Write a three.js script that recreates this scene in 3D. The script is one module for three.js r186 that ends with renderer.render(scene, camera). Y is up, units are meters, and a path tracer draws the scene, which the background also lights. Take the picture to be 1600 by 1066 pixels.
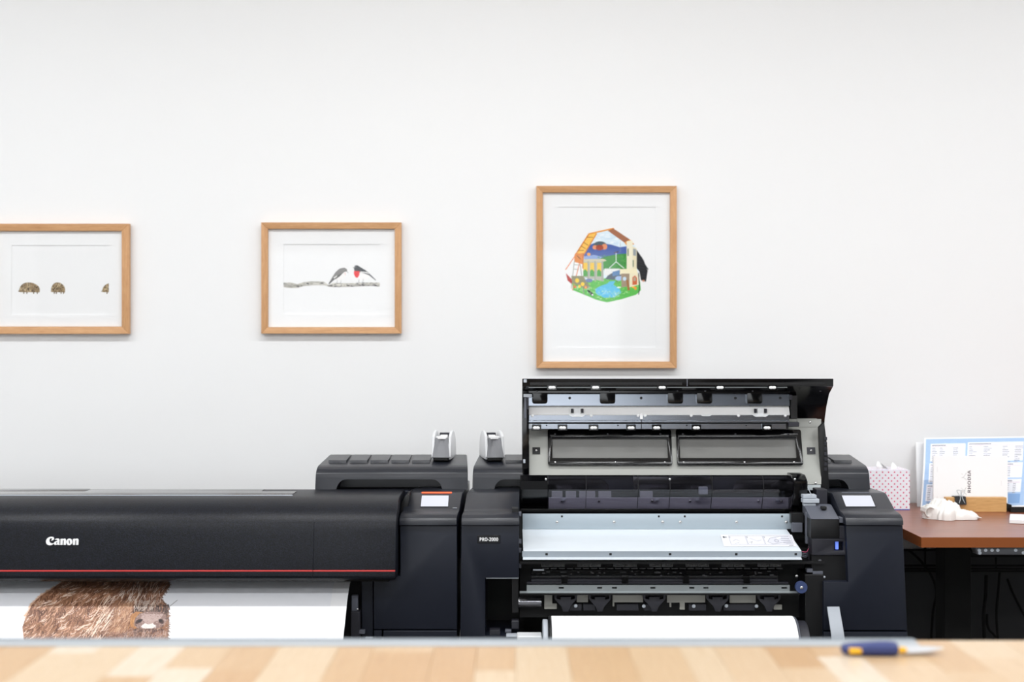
import * as THREE from 'three';
import { RoundedBoxGeometry } from 'three/addons/geometries/RoundedBoxGeometry.js';
import { mergeGeometries, toCreasedNormals } from 'three/addons/utils/BufferGeometryUtils.js';
import { RectAreaLightUniformsLib } from 'three/addons/lights/RectAreaLightUniformsLib.js';
import { ImprovedNoise } from 'three/addons/math/ImprovedNoise.js';
import { Brush, Evaluator, SUBTRACTION } from 'three-bvh-csg';

// ---------------------------------------------------------------- camera, lights, exposure
const scene = new THREE.Scene();
scene.background = new THREE.Color().setRGB(0.93, 0.97, 1.0);          // overcast sky, seen through the window behind the viewer
scene.backgroundIntensity = 2.0;
const CAM_Y = 1.48, CAM_Z = 4.32, FOCAL = 2222.2;           // wall_back is the plane z = 0
const camera = new THREE.PerspectiveCamera(2 * Math.atan(533 / FOCAL) * 180 / Math.PI, 1600 / 1066, 0.05, 40);
camera.position.set(0, CAM_Y, CAM_Z);
camera.lookAt(0, CAM_Y, 0);
camera.focus = 3.68;
camera.userData.fStop = 2.0;
const renderer = new THREE.WebGLRenderer();
renderer.toneMapping = THREE.LinearToneMapping;
renderer.toneMappingExposure = 1.53;
renderer.shadowMap.enabled = true;
RectAreaLightUniformsLib.init();
const CEIL = 3.12;
const BATTEN = { length: 1.5, width: 0.13, intensity: 26 };
const BATTENS = [];
for (const z of [1.55, 3.6, 5.4]) for (const x of [-2.1, 0, 2.1]) BATTENS.push([x, z]);

// ---------------------------------------------------------------- helpers
// measured positions: a spot of the photograph (1600 x 1066) together with its distance d from the camera gives metres
const X = (px, d) => (px - 800) * d / FOCAL, Y = (py, d) => CAM_Y - (py - 533) * d / FOCAL, Z = (d) => CAM_Z - d;
let seed = 7;
const rnd = () => { seed = (seed * 1664525 + 1013904223) >>> 0; return seed / 4294967296; };
const between = (a, b) => a + (b - a) * rnd();
const noise = new ImprovedNoise();
const V3 = THREE.Vector3;
const home = new Map(), taken = {};
function numbered(name) { const n = taken[name] = (taken[name] ?? -1) + 1; return n ? name + '_' + String(n).padStart(3, '0') : name; }
function thing(name, label, category, base, group, kind) {
  const g = new THREE.Group(); g.name = numbered(name); g.position.set(...base); scene.add(g);
  g.userData = { label, category }; if (group) g.userData.group = group; if (kind) g.userData.kind = kind;
  home.set(g, new V3(...base)); return g;
}
function turned(name, label, category, base, turn, group) {          // a thing whose parts are given in its own frame
  const g = thing(name, label, category, base, group); g.rotation.y = turn; home.set(g, new V3()); return g;
}
function add(parent, name, geo, mat, pos) {                          // pos: world place of a shared, centred geometry
  const m = new THREE.Mesh(geo, mat); m.name = name; m.castShadow = m.receiveShadow = true;
  const w = new V3();
  if (pos) w.set(...pos); else { geo.computeBoundingBox(); geo.boundingBox.getCenter(w); geo.translate(-w.x, -w.y, -w.z); }
  m.position.copy(w).sub(home.get(parent)); home.set(m, w); parent.add(m); return m;
}
function solo(name, label, category, geo, mat, group) {              // a thing of one mesh
  const m = new THREE.Mesh(geo, mat); m.name = numbered(name); m.castShadow = m.receiveShadow = true;
  geo.computeBoundingBox(); const b = geo.boundingBox, w = b.getCenter(new V3()); w.y = b.min.y;
  geo.translate(-w.x, -w.y, -w.z); m.position.copy(w); scene.add(m);
  m.userData = { label, category }; if (group) m.userData.group = group; return m;
}
function structure(name, geo, mat, label) {
  const m = new THREE.Mesh(geo, mat); m.name = name; m.castShadow = m.receiveShadow = true; scene.add(m);
  m.userData = { kind: 'structure', label }; return m;
}
const boxes = new Map();
function boxGeo(w, h, t, r = 0) {
  const k = [w, h, t, r].map((v) => v.toFixed(5)).join();
  if (!boxes.has(k)) boxes.set(k, r ? new RoundedBoxGeometry(w, h, t, 2, Math.min(r, w / 2.01, h / 2.01, t / 2.01)) : new THREE.BoxGeometry(w, h, t));
  return boxes.get(k);
}
// box in metres
const mbox = (p, n, m, x0, x1, y0, y1, z0, z1, r = 0) => add(p, n, boxGeo(Math.abs(x1 - x0), Math.abs(y1 - y0), Math.abs(z1 - z0), r), m, [(x0 + x1) / 2, (y0 + y1) / 2, (z0 + z1) / 2]);
// box whose front face covers photo columns x0..x1, rows y0..y1 at distance d, t metres thick going back
const pbox = (p, n, m, x0, x1, y0, y1, d, t, r = 0) => mbox(p, n, m, X(x0, d), X(x1, d), Y(y1, d), Y(y0, d), Z(d) - t, Z(d), r);
function shapeOf(pts) { const s = new THREE.Shape(); pts.forEach(([a, b], i) => i ? s.lineTo(a, b) : s.moveTo(a, b)); s.closePath(); return s; }
// side profile [[d, y] ...] (or a Shape in d - CAM_Z, y) swept along x, its ends at left(d) and right(d)
function sweepX(profile, left, right, bevel = 0.002, curve = 10) {
  const s = Array.isArray(profile) ? shapeOf(profile.map(([d, y]) => [d - CAM_Z, y])) : profile;
  const g0 = new THREE.ExtrudeGeometry(s, { depth: 1, bevelEnabled: bevel > 0, bevelSize: bevel, bevelThickness: bevel, bevelOffset: -bevel, bevelSegments: 2, curveSegments: curve });
  const q = g0.attributes.position, f = (v) => typeof v === 'function' ? v : () => v, L = f(left), R = f(right);
  for (let i = 0; i < q.count; i++) {
    const a = q.getX(i), b = q.getY(i), c = q.getZ(i), d = a + CAM_Z;
    q.setXYZ(i, c < 0.5 ? L(d, b) + bevel + c : R(d, b) - bevel + c - 1, b, -a);
  }
  g0.computeVertexNormals();
  return toCreasedNormals(g0, 0.6);
}
// outline in x, y (metres) with holes, front face at z
function plateZ(outline, z, t, holes = [], bevel = 0, curve = 8) {
  const s = Array.isArray(outline) ? shapeOf(outline) : outline;
  for (const h of holes) s.holes.push(Array.isArray(h) ? shapeOf(h) : h);
  const g = new THREE.ExtrudeGeometry(s, { depth: t - 2 * bevel, bevelEnabled: bevel > 0, bevelSize: bevel, bevelThickness: bevel, bevelOffset: -bevel, bevelSegments: 2, curveSegments: curve });
  g.translate(0, 0, z - t + bevel);
  return toCreasedNormals(g, 0.6);
}
const pp = (d, pts) => pts.map(([x, y]) => [X(x, d), Y(y, d)]);      // photo points at distance d to metres
function roundRect(x0, x1, y0, y1, r) {
  const s = new THREE.Shape();
  s.moveTo(x0 + r, y0); s.lineTo(x1 - r, y0); s.quadraticCurveTo(x1, y0, x1, y0 + r); s.lineTo(x1, y1 - r); s.quadraticCurveTo(x1, y1, x1 - r, y1);
  s.lineTo(x0 + r, y1); s.quadraticCurveTo(x0, y1, x0, y1 - r); s.lineTo(x0, y0 + r); s.quadraticCurveTo(x0, y0, x0 + r, y0); return s;
}
const prr = (d, x0, x1, y0, y1, r) => roundRect(X(x0, d), X(x1, d), Y(y1, d), Y(y0, d), r);
const evaluator = new Evaluator();
function cut(geo, ...tools) {
  let b = new Brush(geo); b.updateMatrixWorld();
  for (const t of tools) { const k = new Brush(t); k.updateMatrixWorld(); b = evaluator.evaluate(b, k, SUBTRACTION); }
  const g = b.geometry; g.clearGroups(); return toCreasedNormals(g, 0.5);
}
function boxAt(x0, x1, y0, y1, z0, z1) { const g = new THREE.BoxGeometry(x1 - x0, y1 - y0, z1 - z0); g.translate((x0 + x1) / 2, (y0 + y1) / 2, (z0 + z1) / 2); return g; }
// a bent sheet: point(u, v) -> [x, y, z], t thick along its normal, uv 0..1 on both sides
function sheet(point, nu, nv, t) {
  const pos = [], uv = [], idx = [], P = (u, v) => new V3(...point(u, v)), e = 1e-3;
  for (const side of [0, 1]) for (let j = 0; j <= nv; j++) for (let i = 0; i <= nu; i++) {
    const u = i / nu, v = j / nv, p = P(u, v);
    const n = P(Math.min(u + e, 1), v).sub(P(Math.max(u - e, 0), v)).cross(P(u, Math.min(v + e, 1)).sub(P(u, Math.max(v - e, 0)))).normalize();
    if (side) p.addScaledVector(n, -t);
    pos.push(p.x, p.y, p.z); uv.push(u, v);
  }
  const N = (nu + 1) * (nv + 1), at = (s, i, j) => s * N + j * (nu + 1) + i;
  const quad = (a, b, c, d) => idx.push(a, b, c, a, c, d);
  for (let j = 0; j < nv; j++) for (let i = 0; i < nu; i++) { quad(at(0, i, j), at(0, i + 1, j), at(0, i + 1, j + 1), at(0, i, j + 1)); quad(at(1, i, j), at(1, i, j + 1), at(1, i + 1, j + 1), at(1, i + 1, j)); }
  for (let i = 0; i < nu; i++) { quad(at(0, i, 0), at(1, i, 0), at(1, i + 1, 0), at(0, i + 1, 0)); quad(at(0, i, nv), at(0, i + 1, nv), at(1, i + 1, nv), at(1, i, nv)); }
  for (let j = 0; j < nv; j++) { quad(at(0, 0, j), at(0, 0, j + 1), at(1, 0, j + 1), at(1, 0, j)); quad(at(0, nu, j), at(1, nu, j), at(1, nu, j + 1), at(0, nu, j + 1)); }
  const g = new THREE.BufferGeometry(); g.setAttribute('position', new THREE.Float32BufferAttribute(pos, 3)); g.setAttribute('uv', new THREE.Float32BufferAttribute(uv, 2)); g.setIndex(idx);
  g.computeVertexNormals(); return toCreasedNormals(g, 0.7);
}
const tube = (pts, r, n = 40, s = 8, closed = false) => new THREE.TubeGeometry(new THREE.CatmullRomCurve3(pts.map((p) => new V3(...p)), closed), n, r, s, closed);
const merged = (list) => mergeGeometries(list.map((g) => { const k = g.index ? g.toNonIndexed() : g; for (const a of Object.keys(k.attributes)) if (!['position', 'normal', 'uv'].includes(a)) k.deleteAttribute(a); return k; }));

// ---------------------------------------------------------------- materials
function dataTex(n, fn, srgb, rep = 1) {
  const a = new Uint8Array(n * n * 4);
  for (let j = 0; j < n; j++) for (let i = 0; i < n; i++) { const c = fn(i / n, j / n, i, j), k = 4 * (j * n + i); a[k] = c[0]; a[k + 1] = c[1]; a[k + 2] = c[2]; a[k + 3] = 255; }
  const t = new THREE.DataTexture(a, n, n); t.wrapS = t.wrapT = THREE.RepeatWrapping; t.magFilter = THREE.LinearFilter; t.minFilter = THREE.LinearMipmapLinearFilter; t.generateMipmaps = true;
  if (srgb) t.colorSpace = THREE.SRGBColorSpace; t.repeat.set(rep, rep); t.needsUpdate = true; return t;
}
function canvasTex(w, h, draw) {
  const c = document.createElement('canvas'); c.width = w; c.height = h; draw(c.getContext('2d'), w, h);
  const t = new THREE.CanvasTexture(c); t.colorSpace = THREE.SRGBColorSpace; t.anisotropy = 8; return t;
}
const std = (color, roughness, extra = {}) => new THREE.MeshStandardMaterial({ color, roughness, metalness: 0, ...extra });
const phys = (color, roughness, extra = {}) => new THREE.MeshPhysicalMaterial({ color, roughness, metalness: 0, ...extra });
const speckle = dataTex(512, () => { const v = 128 + (rnd() + rnd() - 1) * 120; return [v, v, v]; }, false, 5);
const pebble = dataTex(512, () => { const v = 128 + (rnd() + rnd() - 1) * 120; return [v, v, v]; }, false, 1.9);
const speckTint = dataTex(512, () => { const v = Math.max(90, Math.min(255, 185 + (rnd() + rnd() + rnd() - 1.5) * 190)); return [v, v, v]; }, true, 1.7);
const plaster = dataTex(256, (u, v) => { const k = 128 + 60 * noise.noise(u * 16, v * 16, 1) + (rnd() - 0.5) * 40; return [k, k, k]; }, false, 3);
const M = {
  wall: std(0xf3f3f3, 0.75, { bumpMap: plaster, bumpScale: 0.0004 }),
  ceiling: std(0xf4f4f2, 0.9),
  floor: std(0x55524f, 0.55),
  cover: phys(0x161a26, 0.42, { specularIntensity: 0.6, map: speckTint, bumpMap: pebble, bumpScale: 0.0004 }),
  plastic: phys(0x171b27, 0.42, { specularIntensity: 0.75, bumpMap: speckle, bumpScale: 0.00012 }),
  plasticTop: phys(0x181b24, 0.36, { clearcoat: 0.12, clearcoatRoughness: 0.28, bumpMap: speckle, bumpScale: 0.0001 }),
  hatch: phys(0x26272c, 0.22, { clearcoat: 0.8, clearcoatRoughness: 0.2 }),
  glossBlack: std(0x050507, 0.14),
  matteBlack: std(0x08080a, 0.6),
  innerBlack: std(0x0b0b0e, 0.45),
  charcoal: std(0x26262e, 0.5),
  greyPlastic: std(0x5d606a, 0.5),
  lightPlastic: std(0xb8bec6, 0.45),
  mirrorPlate: std(0x9aa0aa, 0.2, { metalness: 0.95 }),
  brightSteel: std(0xfbfbfb, 0.4),
  whiteSteel: std(0xeef0f2, 0.35),
  zinc: std(0x9fa09b, 0.42, { metalness: 0.25 }),
  paintedSteel: std(0xd6dde3, 0.36, { metalness: 0.12 }),
  barSteel: std(0x9aa0a2, 0.4, { metalness: 0.5 }),
  screw: std(0xd8d8d8, 0.25, { metalness: 0.9 }),
  darkScrew: std(0x55565a, 0.35, { metalness: 0.7 }),
  smoked: phys(0xcac9d0, 0.06, { transmission: 1, thickness: 0, ior: 1.45 }),
  window: std(0x6e6e6b, 0.35),
  glass: phys(0xffffff, 0.02, { transmission: 1, thickness: 0, ior: 1.25 }),
  red: std(0xd23a35, 0.4),
  white: std(0xf6f6f6, 0.5),
  paper: std(0xf1f1f1, 0.7),
  navyPart: std(0x3c4a73, 0.4),
  blueTip: std(0x86a6ff, 0.4, { emissive: 0x6d8cff, emissiveIntensity: 0.35 }),
  orangeLed: std(0xff6a3c, 0.4, { emissive: 0xff4a24, emissiveIntensity: 0.7 }),
  steel: std(0xc4c8cc, 0.28, { metalness: 0.85 }),
  blackMetal: std(0x030303, 0.9),
  cable: std(0x020202, 0.95),
};
function grainTex(base, dark, n, stretch, rep) {                     // grain runs along u
  const b = new THREE.Color(base), d = new THREE.Color(dark);
  return dataTex(n, (u, v) => {
    const w = noise.noise(u * 3, v * 9, 5) * 0.5, a = noise.noise(u * stretch, v * 60 + w * 6, 2), f = noise.noise(u * stretch * 4, v * 128, 8);
    const k = Math.max(0, Math.min(1, 0.35 + 0.45 * a + 0.35 * f)), c = b.clone().lerp(d, k).convertLinearToSRGB(); return [c.r * 255, c.g * 255, c.b * 255];
  }, true, rep);
}
const oakTex = grainTex(0xd9a878, 0xbb8656, 256, 6, 1), mahoganyTex = grainTex(0x96583e, 0x78422c, 512, 5, 1), bambooTex = grainTex(0xdcaf74, 0xc08f52, 256, 4, 1);
M.oak = std(0xffffff, 0.5, { map: oakTex });
M.mahogany = std(0xffffff, 0.3, { map: mahoganyTex });
M.mahoganyEdge = std(0x864410, 0.5);
M.bamboo = std(0xffffff, 0.45, { map: bambooTex });
const mapleTex = grainTex(0xffffff, 0xeadfd0, 256, 5, 1);
const mapleTones = [0xcdb290, 0xcaad88, 0xd0b99a, 0xc4a279, 0xd7c8b4, 0xc09b70].map((c) => std(c, 0.3, { map: mapleTex }));

// ---------------------------------------------------------------- the room
structure('wall_back', boxAt(-3.6, 3.6, -0.1, CEIL + 0.1, -0.12, 0), M.wall, 'smooth white painted wall behind the printers');
structure('wall_left', boxAt(-3.72, -3.6, -0.1, CEIL + 0.1, -0.12, 6.62), M.wall, 'white painted side wall of the print room');
structure('wall_right', boxAt(3.6, 3.72, -0.1, CEIL + 0.1, -0.12, 6.62), M.wall, 'white painted side wall beyond the desk');
structure('wall_front', plateZ([[-3.6, -0.1], [3.6, -0.1], [3.6, CEIL + 0.1], [-3.6, CEIL + 0.1]], 6.62, 0.12, [[[-2.7, 0.8], [-2.7, 2.2], [0.85, 2.2], [0.85, 0.8]]]), std(0x3a3b3f, 0.8), 'dark grey painted wall behind the viewer with a wide window');
{ const w = structure('window_1', boxAt(-2.7, 0.85, 0.8, 2.2, 6.555, 6.56), M.glass, 'wide window behind the viewer'); home.set(w, new V3()); for (const [a, b, c, d] of [[-2.7, 0.85, 0.8, 0.84], [-2.7, 0.85, 2.16, 2.2], [-2.7, -2.66, 0.84, 2.16], [0.81, 0.85, 0.84, 2.16], [-0.945, -0.905, 0.84, 2.16]]) mbox(w, 'window_frame', std(0xe8e8e8, 0.5), a, b, c, d, 6.53, 6.59); }
structure('floor', boxAt(-3.6, 3.6, -0.1, 0, 0, 6.5), M.floor, 'grey floor of the print room');
structure('ceiling', boxAt(-3.6, 3.6, CEIL, CEIL + 0.1, 0, 6.5), M.ceiling, 'white flat ceiling carrying light battens');
{
  const diffuser = std(0xffffff, 0.6, { emissive: 0xffffff, emissiveIntensity: 1.6 }), body = std(0xf0f0f0, 0.5);
  for (const [x, z] of BATTENS) {
    const g = thing('ceiling_light', 'long white ceiling light batten ' + (z < 2 ? 'over the printers' : z < 4 ? 'over the workbench' : 'behind the viewer') + (x < 0 ? ', at the left end of its row' : x > 0 ? ', at the right end of its row' : ', in the middle of its row'), 'light', [x, CEIL - 0.07, z], 'ceiling light battens');
    mbox(g, 'housing', body, x - BATTEN.length / 2 - 0.03, x + BATTEN.length / 2 + 0.03, CEIL - 0.055, CEIL, z - 0.08, z + 0.08, 0.006);
    mbox(g, 'diffuser', diffuser, x - BATTEN.length / 2, x + BATTEN.length / 2, CEIL - 0.07, CEIL - 0.055, z - 0.065, z + 0.065, 0.006);
    const l = new THREE.RectAreaLight(0xfbfdff, BATTEN.intensity, BATTEN.length, BATTEN.width);
    l.position.set(x, CEIL - 0.074, z); l.rotation.x = -Math.PI / 2; scene.add(l);
  }
}

// ---------------------------------------------------------------- framed pictures
function framedPicture(label, x0, x1, y0, y1, rail, win, print) {
  const d = 4.297, g = thing('framed_picture', label, 'picture', [X((x0 + x1) / 2, d), Y(y1, d), 0.001], null);
  const L = X(x0, d), R = X(x1, d), B = Y(y1, d), T = Y(y0, d), w = rail * d / FOCAL, zf = Z(d), dep = zf - 0.003;
  const side = (name, pts, along) => {
    const geo = plateZ(pts, zf, dep, [], 0.0012), uv = geo.attributes.uv, p = geo.attributes.position;
    const o = rnd() * 3;
    for (let i = 0; i < uv.count; i++) { const a = along ? p.getX(i) : p.getY(i), b = along ? p.getY(i) : p.getX(i); uv.setXY(i, a * 2.2 + o, (b + p.getZ(i)) * 5 + o); }
    add(g, name, geo, M.oak);
  };
  side('frame_rail', [[L, T], [R, T], [R - w, T - w], [L + w, T - w]], true);
  side('frame_rail', [[L, B], [L + w, B + w], [R - w, B + w], [R, B]], true);
  side('frame_rail', [[L, B], [L, T], [L + w, T - w], [L + w, B + w]], false);
  side('frame_rail', [[R, B], [R - w, B + w], [R - w, T - w], [R, T]], false);
  const e = 0.0005, wx0 = X(win[0], d), wx1 = X(win[1], d), wy0 = Y(win[3], d), wy1 = Y(win[2], d);
  mbox(g, 'backing_board', M.white, L + w, R - w, B + w, T - w, 0.002, 0.0045);
  add(g, 'mat_board', plateZ([[L + w + e, B + w + e], [R - w - e, B + w + e], [R - w - e, T - w - e], [L + w + e, T - w - e]], 0.0125, 0.002, [[[wx0, wy0], [wx0, wy1], [wx1, wy1], [wx1, wy0]]]), M.paper);
  const pl = new THREE.PlaneGeometry(wx1 - wx0 + 0.01, wy1 - wy0 + 0.01);
  add(g, 'art_print', pl, std(0xffffff, 0.7, { map: print }), [(wx0 + wx1) / 2, (wy0 + wy1) / 2, 0.0103]);
  mbox(g, 'glass_pane', M.glass, L + w + e, R - w - e, B + w + e, T - w - e, 0.0145, 0.016);
  return g;
}
const blot = (c, pts, fill) => { c.fillStyle = fill; c.beginPath(); pts.forEach(([x, y], i) => i ? c.lineTo(x, y) : c.moveTo(x, y)); c.closePath(); c.fill(); };
const line = (c, pts, stroke, w) => { c.strokeStyle = stroke; c.lineWidth = w; c.lineCap = 'round'; c.beginPath(); pts.forEach(([x, y], i) => i ? c.lineTo(x, y) : c.moveTo(x, y)); c.stroke(); };
const oval = (c, x, y, a, b, fill, rot = 0) => { c.fillStyle = fill; c.beginPath(); c.ellipse(x, y, a, b, rot, 0, 7); c.fill(); };
function blank(c, w, h) { c.fillStyle = '#f1f1f1'; c.fillRect(0, 0, w, h); }

const echidnaPrint = canvasTex(1536, 1100, (c, w, h) => {             // window columns 16..169, rows 383..492
  blank(c, w, h);
  const S = w / 155, px = (x) => (x - 15) * S, py = (y) => (y - 382) * S;
  const body = (x0, x1, y0, y1, face, clipAt) => {
    c.save(); c.beginPath(); c.rect(0, 0, px(clipAt ?? 999), h); c.clip();
    const cx = (px(x0) + px(x1)) / 2, cy = (py(y0) + py(y1)) / 2, a = (px(x1) - px(x0)) / 2, b = (py(y1) - py(y0)) / 2;
    if (face) blot(c, [[px(x0) + 6, cy + b * 0.35], [px(x0) - 18, cy + b * 0.62], [px(x0) + 20, cy + b * 0.72]], '#6d5b48');
    c.beginPath(); c.moveTo(cx - a, cy + b * 0.7); c.bezierCurveTo(cx - a, cy - b * 1.2, cx + a * 0.2, cy - b * 1.15, cx + a * 0.75, cy - b * 0.4); c.bezierCurveTo(cx + a * 1.05, cy, cx + a, cy + b * 0.6, cx + a * 0.95, cy + b * 0.8); c.lineTo(cx - a, cy + b * 0.75); c.closePath();
    c.fillStyle = '#9a8260'; c.fill(); c.save(); c.clip();
    for (let i = 0; i < 520; i++) { const u = between(-1, 1), v = between(-1, 1), t = rnd() + noise.noise(u * 5, v * 5, 6) * 0.5; line(c, [[cx + u * a, cy + v * b], [cx + u * a + between(-12, 12), cy + v * b + between(-24, -8)]], t < 0.3 ? '#4d3d2b' : t < 0.6 ? '#7a654a' : t < 0.85 ? '#b49c74' : '#dcc9a6', between(4, 8)); }
    c.restore();
    for (const k of [-0.6, -0.3, 0.35, 0.7]) blot(c, [[cx + a * k, cy + b * 0.6], [cx + a * k + 20, cy + b * 0.6], [cx + a * k + 14, cy + b * 1.05], [cx + a * k - 2, cy + b * 1.05]], '#7d6a50');
    c.restore();
  };
  body(29, 61, 440, 458, true); body(78, 100, 440, 458, false); body(157, 190, 441, 458, true, 169);
  for (const x of [117, 129, 141]) oval(c, px(x), py(457.5), 5, 2.5, '#c9c4bd');
});
const robinPrint = canvasTex(1536, 1100, (c, w, h) => {               // window columns 442..593, rows 382..491
  blank(c, w, h);
  const S = w / 153, P = (u, v) => [(400 + u / 5.329 - 441) * S, (340 + v / 5.329 - 381.5) * S], poly = (pts, f) => blot(c, pts.map((p) => P(...p)), f);
  const top = [[218, 540], [290, 538], [345, 552], [400, 535], [470, 530], [560, 532], [598, 558], [640, 542], [760, 545], [860, 542], [940, 538], [1035, 540]];
  const bot = [[1035, 575], [960, 566], [880, 568], [780, 574], [700, 576], [610, 576], [575, 562], [500, 560], [400, 566], [350, 582], [280, 582], [218, 574]];
  poly([...top, ...bot], '#b9b6ae');
  c.save(); c.beginPath(); [...top, ...bot].forEach((p, i) => i ? c.lineTo(...P(...p)) : c.moveTo(...P(...p))); c.closePath(); c.clip();
  for (let i = 0; i < 420; i++) { const u = between(215, 1040), v = between(528, 585), t = rnd() + (v > 562 ? -0.2 : 0.1) + noise.noise(u / 22, v / 12, 4) * 0.7, dark = u > 590; line(c, [P(u, v), P(u + between(6, 26), v + between(-4, 4))], t < 0.18 ? (dark ? '#4a4848' : '#77756e') : t < 0.45 ? (dark ? '#777474' : '#9b988c') : t < 0.75 ? '#bdb9ae' : '#dedbd2', between(5, 14)); }
  for (const [u, v] of [[350, 570], [430, 548], [545, 545], [622, 566], [760, 562], [880, 556], [985, 562]]) { oval(c, ...P(u, v), 26, 11, '#5c5a58', 0.2); oval(c, ...P(u - 3, v - 2), 12, 5, '#33312f', 0.2); }
  c.restore();
  // pale bird
  poly([[597, 552], [630, 505], [660, 455], [690, 428], [728, 420], [748, 430], [754, 452], [735, 470], [736, 495], [715, 512], [690, 522], [668, 520], [640, 514]], '#f3f1ef');
  poly([[595, 555], [628, 500], [655, 458], [690, 428], [728, 420], [750, 432], [752, 450], [728, 455], [712, 470], [690, 490], [660, 512], [640, 515]], '#83817f');
  poly([[597, 553], [640, 500], [700, 470], [716, 462], [690, 492], [655, 508], [612, 548]], '#4c4b4c');
  poly([[640, 500], [672, 482], [668, 492], [646, 508]], '#f1efec'); line(c, [P(750, 452), P(762, 460)], '#555', 5); line(c, [P(735, 462), P(738, 480)], '#e9a0a0', 6);
  oval(c, ...P(741, 438), 4, 4, '#222');
  // red-breasted bird
  poly([[806, 425], [815, 402], [838, 400], [862, 418], [900, 440], [930, 466], [940, 490], [900, 520], [860, 525], [830, 505], [812, 470]], '#f5f3f2');
  poly([[808, 428], [815, 404], [835, 400], [860, 416], [905, 442], [935, 468], [990, 520], [984, 522], [930, 480], [890, 466], [850, 458], [812, 446]], '#3e4146');
  poly([[860, 450], [915, 455], [940, 474], [900, 462], [858, 462]], '#e7e5e3'); poly([[808, 446], [854, 448], [852, 480], [836, 503], [818, 494], [808, 470]], '#e9363b');
  poly([[806, 414], [798, 420], [808, 424]], '#333'); oval(c, ...P(822, 414), 4, 4, '#eee'); 
  for (const [u, v] of [[668, 540], [698, 542], [846, 534], [880, 532]]) { line(c, [P(u + 4, v - 20), P(u, v + 5)], '#444', 4); line(c, [P(u - 10, v + 5), P(u + 14, v + 7)], '#444', 4); }
});
const gardenPrint = canvasTex(1100, 1572, (c, w, h) => {              // window columns 872..1025, rows 323..543
  blank(c, w, h);
  const S = w / 155, P = (u, v) => [(870 + u / 7.106 - 871) * S, (340 + v / 7.106 - 322) * S], poly = (pts, f) => blot(c, pts.map((p) => P(...p)), f), ln = (pts, s, k) => line(c, pts.map((p) => P(...p)), s, k), ov = (u, v, a, b, f) => oval(c, ...P(u, v), a, b, f);
  poly([[370, 185], [630, 125], [850, 290], [900, 380], [900, 700], [300, 720], [300, 380]], '#dcebf5');                                   // sky
  for (let i = 0; i < 60; i++) { const u = between(430, 780), v = between(190, 300); ln([[u, v], [u + between(20, 60), v + between(-6, 6)]], rnd() < 0.5 ? '#eef5fa' : '#cfe2f0', 9); }
  poly([[310, 400], [360, 310], [420, 285], [520, 290], [600, 300], [700, 330], [790, 318], [790, 470], [310, 470]], '#4661a8');           // hills
  poly([[310, 430], [420, 415], [520, 440], [450, 470], [310, 470]], '#8fa8d6');
  poly([[440, 470], [560, 430], [680, 405], [790, 400], [790, 580], [440, 580]], '#3f9440');
  for (let i = 0; i < 160; i++) { const u = between(460, 785), v = between(425, 575); ln([[u, v], [u + 6, v - 8]], rnd() < 0.5 ? '#5fb04e' : '#2d7a36', 5); }
  poly([[180, 700], [420, 690], [600, 660], [920, 700], [930, 800], [880, 850], [720, 900], [560, 935], [440, 905], [300, 845], [185, 800]], '#5cbf52');   // lawn
  for (let i = 0; i < 420; i++) { const u = between(190, 920), v = between(700, 925); if (Math.abs(u - 555) / 370 + Math.max(0, v - 790) / 140 < 1) ln([[u, v], [u + between(-6, 6), v - between(6, 16)]], ['#3fa548', '#8fd36a', '#b7e27a', '#49b054'][i % 4], 4); }
  poly([[590, 705], [650, 700], [630, 740], [700, 790], [715, 830], [640, 880], [530, 885], [440, 840], [430, 790], [490, 755], [560, 730]], '#59bfe6');      // pond
  for (let i = 0; i < 70; i++) { const u = between(450, 690), v = between(770, 870); ln([[u, v], [u + 16, v]], '#7fd0ee', 4); }
  // glasshouse with columns
  poly([[300, 462], [520, 458], [560, 475], [520, 490], [300, 490]], '#cfc9ae'); poly([[300, 490], [520, 490], [525, 705], [300, 660]], '#b9b9ad');
  for (const u of [302, 375, 452]) { poly([[u, 500], [u + 46, 500], [u + 46, 650], [u, 650]], '#f2c94a'); poly([[u, 590], [u + 22, 570], [u + 46, 600], [u + 46, 650], [u, 650]], '#4fa64a'); }
  for (const u of [355, 430, 510]) ln([[u, 488], [u, 700]], '#a4a69e', 13);
  poly([[530, 565], [700, 565], [700, 640], [530, 640]], '#f1f1ee'); for (let u = 538; u < 700; u += 22) ln([[u, 565], [u, 640]], '#c3c7cc', 4);            // fence
  ln([[585, 560], [660, 490], [745, 560]], '#eef2f4', 7); ln([[660, 490], [660, 395]], '#eef2f4', 7); ln([[640, 392], [682, 380]], '#54424f', 12); ln([[706, 270], [706, 385]], '#8d9aa8', 4);
  poly([[540, 680], [570, 640], [640, 600], [720, 585], [720, 640], [640, 690]], '#54606f'); poly([[620, 600], [700, 580], [715, 630], [620, 650]], '#5d86b5'); ov(690, 672, 40, 26, '#a9c3ea'); ln([[660, 700], [680, 715]], '#555', 6);
  // plain balloon over the hills
  ov(485, 310, 72, 44, '#4c5d66'); ov(430, 332, 28, 24, '#e8966c'); ov(533, 325, 30, 32, '#e8966c'); ov(480, 335, 42, 30, '#a9472f'); ov(362, 408, 20, 17, '#f0a24a');
  // left ladder frame and beams
  poly([[362, 185], [450, 170], [320, 390], [300, 430], [210, 420]], '#f6c45c'); ln([[362, 185], [212, 420]], '#d9832c', 14); ln([[445, 185], [315, 400]], '#d9832c', 12);
  for (const [a, b, d, e] of [[345, 222, 405, 222], [310, 280, 352, 308], [278, 318, 325, 345], [245, 366, 305, 366]]) ln([[a, b], [d, e]], '#a35c1e', 7);
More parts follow.
